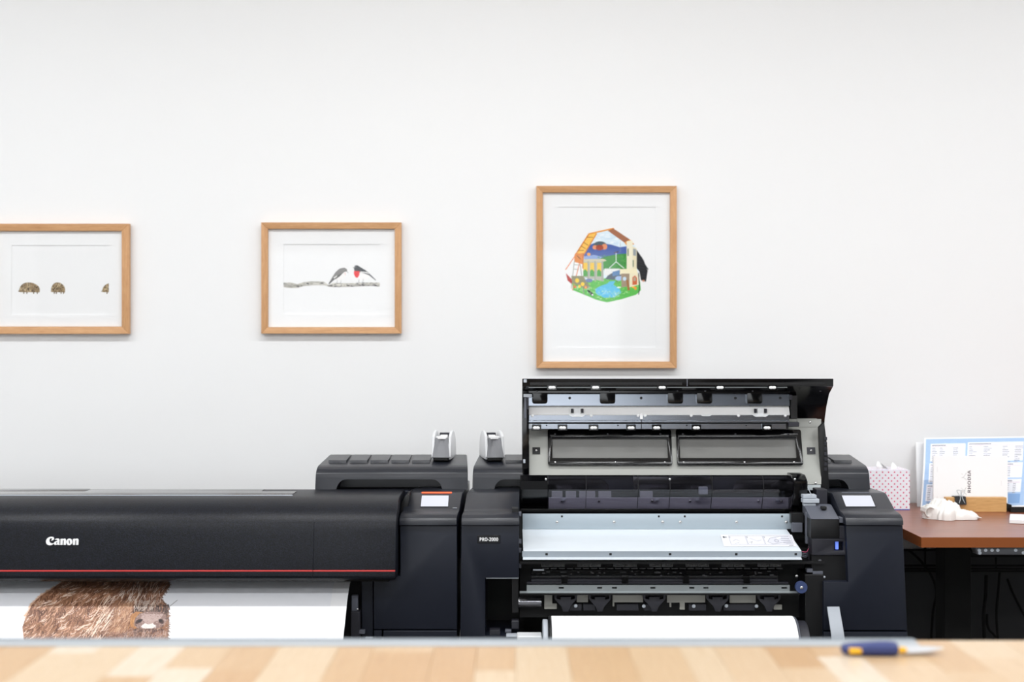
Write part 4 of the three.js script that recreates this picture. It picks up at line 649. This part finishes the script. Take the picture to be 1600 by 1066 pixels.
// ---------------------------------------------------------------- the standing desk at the right
const DESK = 0.99, DF = 3.547;
{
  const x0 = X(1440, DF), x1 = 2.55, g = thing('standing_desk', 'height-adjustable desk with reddish wooden top and black frame beside the open printer', 'desk', [1.75, 0, Z(3.9)]);
  const th = 0.0255, topGeo = boxAt(x0, x1, DESK - th, DESK, Z(4.3), Z(DF) - 0.0012), uv = topGeo.attributes.uv, q = topGeo.attributes.position;
  for (let i = 0; i < uv.count; i++) uv.setXY(i, q.getX(i) * 0.8, (q.getZ(i) + q.getY(i)) * 1.1);
  add(g, 'desk_top', topGeo, M.mahogany); mbox(g, 'front_edge', M.mahoganyEdge, x0, x1, DESK - th, DESK - 0.0003, Z(DF) - 0.001, Z(DF), 0.0004); mbox(g, 'side_edge', M.mahoganyEdge, x0 - 0.001, x0, DESK - th, DESK - 0.0003, Z(4.3), Z(DF) - 0.001);
  for (const x of [X(1491, 3.95), 2.3]) { mbox(g, 'leg', M.blackMetal, x - 0.0375, x + 0.0375, 0.03, 0.93, Z(4.0), Z(3.92), 0.003); mbox(g, 'foot', M.blackMetal, x - 0.04, x + 0.04, 0, 0.03, Z(4.25), Z(3.6), 0.006); mbox(g, 'support_arm', M.blackMetal, x - 0.03, x + 0.03, 0.93, DESK - th, Z(4.22), Z(3.66), 0.002); }
  mbox(g, 'crossbeam', M.blackMetal, X(1491, 3.95) + 0.0375, 2.26, 0.88, 0.94, Z(3.98), Z(3.94), 0.003);
  mbox(g, 'modesty_panel', std(0x2c2c2e, 0.8), 1.04, 2.5, 0.12, Y(861, 4.2), Z(4.215), Z(4.2), 0.002);
  mbox(g, 'panel_bracket', M.blackMetal, 1.5, 1.56, 0.85, DESK - th, Z(4.2), Z(4.19)); mbox(g, 'panel_bracket', M.blackMetal, 2.1, 2.16, 0.85, DESK - th, Z(4.2), Z(4.19));
  // wire cable tray
  const wire = (a, b) => add(g, 'tray_wire', tube([a, [(a[0] + b[0]) / 2, (a[1] + b[1]) / 2, (a[2] + b[2]) / 2], b], 0.0032, 2, 8), M.blackMetal), td = 4.0;
  for (const y of [859.5, 884, 889, 893]) wire([X(1412, td), Y(y, td), Z(td)], [2.2, Y(y, td), Z(td)]);
  for (let i = 0; i < 12; i++) { const x = X(1446, td) + i * 0.1; wire([x, Y(858, td), Z(td) - 0.004], [x, Y(894, td), Z(td) - 0.004]); if (i % 3 === 0) wire([x, Y(859, td), Z(td) - 0.004], [x, DESK - th, Z(td) - 0.004]); }
  // height keypad under the front edge
  const kx = X(1523, 3.56), kp = add(g, 'keypad', plateZ([[kx, DESK - th], [kx + 0.006, Y(866.5, 3.56)], [kx + 0.15, Y(866.5, 3.56)], [kx + 0.156, DESK - th]], Z(3.556), 0.04, [], 0.001), std(0x55565a, 0.35));
  const key = new THREE.CylinderGeometry(0.0042, 0.0042, 0.0015, 16); key.rotateX(Math.PI / 2);
  for (const [x, y] of [[1530, 860], [1540, 860], [1550, 860], [1559, 860], [1531, 864.3], [1587, 860], [1599, 864]]) add(kp, 'key', key, M.lightPlastic, [X(x, 3.556), Y(y, 3.556), Z(3.556)]);
}
{ // cables
  const c = (label, pts, r = 0.004) => solo('power_cable', label, 'cable', tube(pts.map(([x, y, d]) => [X(x, d), Y(y, d), Z(d)]), r, 60, 8), M.cable);
  c('black cable dropping from the tray between printer and desk leg', [[1421, 861, 4.03], [1434, 872, 4.05], [1447, 887, 4.05], [1459, 908, 4.07], [1463, 928, 4.08], [1458, 955, 4.08], [1455, 1000, 4.08], [1453, 1100, 4.08], [1452, 1298, 4.075]]);
  c('black cable hanging straight down just past the desk leg', [[1541, 900, 4.07], [1540, 930, 4.08], [1537, 960, 4.08], [1538, 1000, 4.08], [1539, 1100, 4.08], [1540, 1298, 4.075]], 0.0055);
  c('black cable looping low between two hanging cables', [[1542, 960, 4.14], [1543, 978, 4.14], [1547, 986, 4.14], [1554, 993, 4.14], [1557, 1010, 4.14], [1558, 1100, 4.14], [1558, 1284, 4.135]]);
  c('black cable with slight bends, farther along under the desk', [[1562, 895, 4.1], [1560, 920, 4.1], [1557, 960, 4.1], [1559, 1000, 4.1], [1562, 1100, 4.1], [1563, 1294, 4.095]]);
  c('black cable slanting away to the picture edge', [[1574, 905, 4.15], [1584, 930, 4.15], [1597, 955, 4.15], [1614, 985, 4.15], [1630, 1080, 4.15], [1634, 1280, 4.145]]);
}
// ---------------------------------------------------------------- things on the desk
{ // tissue box
  const d = 4.12, x0 = X(1357.5, d), x1 = X(1421.5, d), h = Y(735, d) - DESK, w = x1 - x0, g = thing('tissue_box', 'white cube tissue box with pink polka dots at the desk back', 'tissue box', [(x0 + x1) / 2, DESK, Z(d) - 0.06]);
  const dots = canvasTex(512, 512, (c, W, H) => { c.fillStyle = '#f2f3fa'; c.fillRect(0, 0, W, H); for (let j = 0; j < 14; j++) for (let i = 0; i < 8; i++) oval(c, 22 + i * 75 + (j % 2 ? 37 : 0), 26 + j * 37.5, 9, 9.5, '#d6306c'); c.fillStyle = '#3c4fb0'; c.fillRect(0, H - 12, W, 12); oval(c, 215, 446, 40, 26, '#4a62c8'); oval(c, 215, 446, 33, 20, '#f2f3fa'); line(c, [[196, 452], [204, 436], [214, 452], [224, 436], [236, 452]], '#4a62c8', 6); });
  add(g, 'carton', new THREE.BoxGeometry(w, h, 0.116), std(0xffffff, 0.6, { map: dots }), [(x0 + x1) / 2, DESK + h / 2, Z(d) - 0.058]);
  add(g, 'tissue', sheet((u, v) => [x0 + w * 0.25 + w * 0.5 * u + 0.01 * Math.sin(v * 3), DESK + h - 0.01 + v * (0.02 + 0.01 * Math.sin(u * 7)), Z(d) - 0.058 + 0.016 * Math.sin(u * 9 + v * 2) * (0.3 + v)], 24, 8, 0.0006), M.paper);
}
const lean = (name, label, cat, corners, t, mat, bulge = 0) => { // corners: BL, BR, TR, TL as [px, py, d]
  const P = corners.map(([x, y, d]) => new V3(X(x, d), Math.max(Y(y, d), DESK + 0.0006), Z(d)));
  return solo(name, label, cat, sheet((u, v) => { const a = P[0].clone().lerp(P[1], u), b = P[3].clone().lerp(P[2], u), q = a.lerp(b, v); q.z += bulge * Math.sin(v * Math.PI) ; return [q.x, q.y, q.z]; }, 6, 12, t), mat);
};
lean('foam_board', 'plain white board leaning on the wall behind the blue chart', 'board', [[1433.5, 794, 4.2], [1560, 794, 4.2], [1557, 690, 4.305], [1431, 691, 4.305]], 0.006, std(0xeeeeee, 0.7));
const chart = canvasTex(1024, 680, (c, w, h) => {
  c.fillStyle = '#fbfbfd'; c.fillRect(0, 0, w, h); c.fillStyle = '#a9c6ea'; c.fillRect(14, 12, w - 28, h - 26);
  for (let i = 0; i < 500; i++) { const x = between(14, w - 14), y = between(12, h - 14); c.fillStyle = rnd() < 0.5 ? 'rgba(190,214,242,0.25)' : 'rgba(140,178,226,0.2)'; c.fillRect(x, y, between(10, 60), between(3, 9)); }
  const card = (x0, y0, x1, y1, rows, cols) => { c.fillStyle = '#f4f5fb'; c.fillRect(x0, y0, x1 - x0, y1 - y0); c.fillStyle = '#6b6676'; c.fillRect(x0 + 12, y0 + 14, (x1 - x0) * 0.4, 7); c.fillStyle = '#c77a8a'; c.fillRect(x0 + 12, y0 + 30, (x1 - x0) * 0.85, 2); for (let j = 0; j < rows; j++) for (const k of cols) { c.fillStyle = ['#8d8b98', '#a9a7b2', '#777584'][j % 3]; c.fillRect(x0 + 14 + (x1 - x0) * k, y0 + 42 + j * 17, between(26, Math.max(30, (x1 - x0) * 0.16)), 6); } };
  card(62, 60, 400, 235, 10, [0, 0.22, 0.6]); card(420, 50, 960, 235, 10, [0, 0.26, 0.6, 0.82]); card(56, 252, 300, 440, 11, [0, 0.25, 0.6]); card(40, 458, 300, 620, 9, [0, 0.3]); card(790, 252, 962, 400, 6, [0.08]); card(790, 414, 962, 540, 6, [0.06, 0.45]);
  c.fillStyle = '#7ea6d8'; c.fillRect(700, 556, 262, 90);
});
lean('wall_chart', 'large pale blue chart with white tables of small print leaning on the wall', 'chart', [[1438.5, 793, 4.15], [1602, 792, 4.15], [1610, 682, 4.285], [1444.5, 684.5, 4.285]], 0.0015, std(0xffffff, 0.5, { map: chart }), 0.006);
const padFace = canvasTex(1024, 720, (c, w, h) => {
  c.fillStyle = '#f3f2f2'; c.fillRect(0, 0, w, h);
  c.save(); c.translate(494, 520); c.rotate(-Math.PI / 2); c.font = 'bold 74px sans-serif'; c.fillStyle = '#4a3a40'; c.textBaseline = 'middle'; const k = 318 / c.measureText('RHODIA').width; c.scale(k, 0.82); c.fillText('RHODIA', 0, 0); c.restore();
  for (const [y, s] of [[300, 1], [500, 1]]) { line(c, [[455, y - 62 * s], [415, y], [455, y + 40 * s]], '#777', 3); line(c, [[400, y - 40], [388, y - 50]], '#888', 3); line(c, [[415, y], [390, y + 6]], '#777', 3); }
  for (const [x, y] of [[52, 190], [52, 600], [938, 380]]) line(c, [[x, y - 34], [x, y + 34]], '#dcd9d9', 5);
});
{ const P = [[1458.5, 793.5, 4.1], [1574.5, 793.5, 4.1], [1574.5, 712.5, 4.135], [1458.5, 712.5, 4.135]];
  const g = thing('notepad', 'white landscape notepad with dark vertical lettering leaning behind the wooden block', 'notepad', [X(1516, 4.1), DESK, Z(4.115)]);
  const q = P.map(([x, y, d]) => new V3(X(x, d), Math.max(Y(y, d), DESK + 0.0008), Z(d)));
  const body = sheet((u, v) => { const a = q[0].clone().lerp(q[1], u), b = q[3].clone().lerp(q[2], u), r = a.lerp(b, v); return [r.x, r.y, r.z - 0.0012]; }, 2, 2, 0.008); add(g, 'pages', body, M.paper);
  add(g, 'cover', sheet((u, v) => { const a = q[0].clone().lerp(q[1], u), b = q[3].clone().lerp(q[2], u), r = a.lerp(b, v); return [r.x, r.y, r.z]; }, 2, 2, 0.0011), std(0xffffff, 0.55, { map: padFace })); }
{ const d = 4.07, geo = new RoundedBoxGeometry(X(1573, d) - X(1478.5, d), Y(777.5, d) - DESK, 0.024, 2, 0.0015), uv = geo.attributes.uv, p = geo.attributes.position;
  for (let i = 0; i < uv.count; i++) uv.setXY(i, p.getX(i) * 3, (p.getY(i) + p.getZ(i)) * 4);
  geo.translate((X(1573, d) + X(1478.5, d)) / 2, (Y(777.5, d) + DESK) / 2, Z(d) - 0.012); solo('wooden_block', 'pale bamboo block holder standing in front of the notepad', 'holder', geo, M.bamboo);
  const c = thing('binder_clip', 'black binder clip with silver wire handles on the bamboo block', 'binder clip', [X(1500, d), Y(788.5, d), Z(d) - 0.012]);
  const xa = X(1491.3, d), xb = X(1509, d), yt = Y(776.4, d), yb = Y(788.5, d);
  add(c, 'spring_body', (() => { const s = shapeOf([[Z(d) + 0.0085, yb], [Z(d) + 0.0005, yt + 0.0002], [Z(d) - 0.0245, yt + 0.0002], [Z(d) - 0.0325, yb], [Z(d) - 0.0315, yb], [Z(d) - 0.024, yt - 0.0009], [Z(d) , yt - 0.0009], [Z(d) + 0.0075, yb]].map(([z, y]) => [-z, y])); const e = new THREE.ExtrudeGeometry(s, { depth: xb - xa, bevelEnabled: false }); e.rotateY(Math.PI / 2); e.translate(xa, 0, 0); return e; })(), M.matteBlack);
  const H = (o, z) => [[o - 6, 786, z + 0.011], [o - 3, 777, z + 0.003], [o - 6.5, 770, z], [o - 8, 766.5, z], [o - 2, 767, z], [o - 1, 776, z + 0.003]].map(([x, y, zz]) => [X(x, d), Y(y, d), zz]);
  add(c, 'handle', tube(H(1503, Z(d)), 0.0009, 40, 6), M.steel); add(c, 'handle', tube(H(1503, Z(d)).map(([x, y, z]) => [2 * X(1501.5, d) - x, y, z]), 0.0009, 40, 6), M.steel); }
{ // crumpled cloth: a folded heap on the desk
  const d = 3.93, cx = X(1478, d), cz = Z(d), parts = [];
  const heap = (x, z, a, b, h, turn, sd) => {
    const nu = 56, nv = 24, pos = [], idx = [], uv = [];
    for (let j = 0; j <= nv; j++) for (let i = 0; i <= nu; i++) {
      const t = i / nu * Math.PI * 2, s = j / nv, r = Math.sin(s * Math.PI / 2) ** 0.75, c0 = Math.cos(t), s0 = Math.sin(t);
      const ridge = Math.abs(noise.noise(c0 * r * 1.9 + sd, s0 * r * 1.9, sd * 2)), fine = Math.abs(noise.noise(c0 * r * 4 + sd, s0 * r * 4, sd + 4));
      const edge = 1 + 0.22 * noise.noise(c0 * 1.6 + sd, s0 * 1.6, 3) + 0.1 * noise.noise(c0 * 5, s0 * 5, sd), hh = h * Math.cos(s * Math.PI / 2) ** 0.55 * (1.12 - 0.9 * ridge - 0.35 * fine);
      const lx = c0 * r * a * edge, lz = s0 * r * b * edge, q = [x + lx * Math.cos(turn) + lz * Math.sin(turn), DESK + 0.0008 + Math.max(0, hh) + (s > 0.97 ? 0 : 0.0015 * (1 - s)), z - lx * Math.sin(turn) + lz * Math.cos(turn)];
      pos.push(...q); uv.push(i / nu, s);
    }
    for (let j = 0; j < nv; j++) for (let i = 0; i < nu; i++) { const k = j * (nu + 1) + i; idx.push(k, k + nu + 2, k + 1, k, k + nu + 1, k + nu + 2); }
    const g = new THREE.BufferGeometry(); g.setAttribute('position', new THREE.Float32BufferAttribute(pos, 3)); g.setAttribute('uv', new THREE.Float32BufferAttribute(uv, 2)); g.setIndex(idx); g.computeVertexNormals(); return g;
  };
  parts.push(heap(cx - 0.012, cz, 0.05, 0.045, 0.05, 0.2, 1.3), heap(cx + 0.03, cz + 0.02, 0.052, 0.026, 0.024, -0.12, 4.1), heap(cx - 0.002, cz + 0.03, 0.036, 0.024, 0.034, 0.5, 7.7));
  // curled corner at one end and a flat tongue at the other
  const curl = sheet((u, v) => { const a = u * 5.2 - 0.6, r = 0.016 - 0.007 * u; return [cx - 0.053 + Math.cos(a) * r, DESK + 0.019 + Math.sin(a) * r * 1.1, cz + 0.03 - v * 0.05 + 0.004 * Math.sin(u * 4)]; }, 28, 8, 0.0016); parts.push(curl);
  parts.push(sheet((u, v) => [cx + 0.03 + 0.058 * u, DESK + 0.003 + 0.013 * (1 - u) * Math.abs(Math.sin(v * 5 + u * 3)) + 0.001, cz + 0.012 + (v - 0.5) * (0.045 - 0.03 * u) + 0.012 * u], 20, 16, 0.0018));
  const all = merged(parts); solo('cloth', 'crumpled white cotton cloth lying on the reddish desk', 'cloth', all, std(0xf4f2ee, 0.9));
}
{ const g = turned('paper_pad', 'thin white paper pad lying at the desk edge, cut by the picture', 'paper pad', [X(1575, 3.85) + 0.1, DESK, Z(3.85)], -0.35); mbox(g, 'sheets', M.paper, -0.09, 0.12, 0.0005, 0.009, -0.07, 0.07, 0.001); mbox(g, 'cover', std(0xf2f2f6, 0.5), -0.09, 0.12, 0.009, 0.0102, -0.07, 0.07, 0.0004); }
{ const g = thing('document_tray', 'low black tray behind the notepad at the desk back', 'tray', [X(1600, 4.12), DESK, Z(4.12)]); const a = X(1576, 4.08), b = a + 0.3; mbox(g, 'base', M.matteBlack, a, b, DESK + 0.0005, DESK + 0.006, Z(4.12), Z(4.06), 0.001); mbox(g, 'front_rim', M.matteBlack, a, b, DESK + 0.006, DESK + 0.016, Z(4.063), Z(4.06), 0.001); mbox(g, 'side_rim', M.matteBlack, a, a + 0.003, DESK + 0.006, DESK + 0.022, Z(4.12), Z(4.063), 0.001); }

// ---------------------------------------------------------------- workbench in front
const BENCH = 0.98, BD = 2.374;
{
  const x0 = -1.35, x1 = 1.35, zb = Z(BD), zf = zb + 0.95, g = thing('workbench', 'pale maple workbench of glued staves in the foreground, out of focus', 'workbench', [0, 0, zb + 0.47]);
  let x = x0; const cache = [];
  const stave = (w, l, m, px, pz) => { const geo = boxGeo(w - 0.0003, 0.04, l - 0.0003, 0.0006).clone(), uv = geo.attributes.uv, p = geo.attributes.position, o = rnd() * 5; for (let i = 0; i < uv.count; i++) uv.setXY(i, p.getZ(i) * 1.5 + o, (p.getX(i) + p.getY(i)) * 4 + o); add(g, 'stave', geo, m, [px, BENCH - 0.02, pz]); };
  while (x < x1 - 0.001) {
    const w = Math.min(between(0.055, 0.1), x1 - x); let z = zb; const ww = x1 - x - w < 0.03 ? x1 - x : w;
    while (z < zf - 0.001) { let l = between(0.16, 0.5); if (z === zb) l = between(0.08, 0.4); if (zf - z - l < 0.08) l = zf - z; stave(ww, l, mapleTones[Math.floor(rnd() * mapleTones.length)], x + ww / 2, z + l / 2); z += l; }
    x += ww;
  }
  for (const lx of [x0 + 0.08, x1 - 0.08]) for (const lz of [zb + 0.08, zf - 0.08]) mbox(g, 'leg', M.charcoal, lx - 0.035, lx + 0.035, 0, 0.90, lz - 0.035, lz + 0.035, 0.003);
  for (const lz of [zb + 0.08, zf - 0.08]) mbox(g, 'apron', M.charcoal, x0 + 0.115, x1 - 0.115, 0.86, 0.94, lz - 0.015, lz + 0.015, 0.002);
  for (const lx of [x0 + 0.08, x1 - 0.08]) mbox(g, 'apron', M.charcoal, lx - 0.03, lx + 0.03, 0.90, 0.94, zb + 0.045, zf - 0.045, 0.002);
}
{ const xr = X(1432, 2.35), z0 = Z(BD) + 0.002, g = thing('metal_ruler', 'long grey metal cutting ruler along the far edge of the workbench', 'ruler', [xr - 0.8, BENCH, z0 + 0.024]);
  const prof = shapeOf([[-(z0), BENCH + 0.0003], [-(z0), BENCH + 0.0032], [-(z0 + 0.018), BENCH + 0.0036], [-(z0 + 0.022), BENCH + 0.0026], [-(z0 + 0.046), BENCH + 0.0012], [-(z0 + 0.046), BENCH + 0.0003]]);
  const e = new THREE.ExtrudeGeometry(prof, { depth: 1.9, bevelEnabled: false }); e.rotateY(Math.PI / 2); e.translate(xr - 1.9, 0, 0); add(g, 'blade', e, std(0xc2c8cd, 0.35, { metalness: 0.6 })); mbox(g, 'grip_strip', std(0x8f979e, 0.6), xr - 1.9, xr, BENCH + 0.0034, BENCH + 0.005, z0 + 0.004, z0 + 0.015, 0.0006); }
{ // small trimming knife
  const d = 2.262, g = thing('hand_knife', 'small knife with navy and yellow grip and short silver blade on the workbench', 'knife', [X(1395, d), BENCH, Z(d)]), s = d / FOCAL, y0 = BENCH;
  const xs = (px) => X(px, d), station = [[1316, 0.004, 0.005], [1319, 0.0065, 0.0085], [1330, 0.0082, 0.0112], [1350, 0.0092, 0.0125], [1375, 0.0102, 0.013], [1392, 0.0102, 0.013], [1399, 0.0092, 0.012], [1401, 0.007, 0.009]];
  const grip = sheet((u, v) => { const k = u * (station.length - 1), i = Math.min(station.length - 2, Math.floor(k)), t = k - i, a = station[i], b = station[i + 1], px = a[0] + (b[0] - a[0]) * t, h = a[1] + (b[1] - a[1]) * t, w = a[2] + (b[2] - a[2]) * t, an = -v * Math.PI * 2; return [xs(px), y0 + 0.0104 + h * Math.sin(an), Z(d) + w * Math.cos(an)]; }, 42, 28, 0.0015);
  add(g, 'grip', grip, std(0x2f3a70, 0.45)); mbox(g, 'grip_inlay', std(0xf2b81f, 0.5), xs(1324), xs(1345), y0 + 0.0045, y0 + 0.0145, Z(d) + 0.0065, Z(d) + 0.0136, 0.0028); mbox(g, 'collar', std(0xf2b81f, 0.5), xs(1400), xs(1416), y0 + 0.0045, y0 + 0.0125, Z(d) - 0.006, Z(d) + 0.0065, 0.0022); mbox(g, 'end_cap', std(0x20264a, 0.5), xs(1315), xs(1318.5), y0 + 0.0078, y0 + 0.013, Z(d) - 0.004, Z(d) + 0.004, 0.0012);
  const bl = new THREE.Shape(); const bx = (px, z) => [xs(px), -z]; bl.moveTo(...bx(1413, -0.006)); bl.lineTo(...bx(1412, -0.04)); bl.quadraticCurveTo(...bx(1450, -0.045), ...bx(1474, 0.0)); bl.quadraticCurveTo(...bx(1455, 0.008), ...bx(1413, 0.006)); bl.closePath();
  const be = new THREE.ExtrudeGeometry(bl, { depth: 0.0016, bevelEnabled: true, bevelSize: 0.0006, bevelThickness: 0.0005, bevelSegments: 1 }); be.rotateX(-Math.PI / 2); const q = be.attributes.position;
  for (let i = 0; i < q.count; i++) { const t = (q.getX(i) - xs(1413)) / (xs(1474) - xs(1413)); q.setY(i, q.getY(i) + 0.0045 + 0.006 * t * t); } be.computeVertexNormals(); be.translate(0, y0, Z(d)); add(g, 'blade', be, std(0xe4e6ea, 0.3, { metalness: 0.7 })); }

renderer.render(scene, camera);
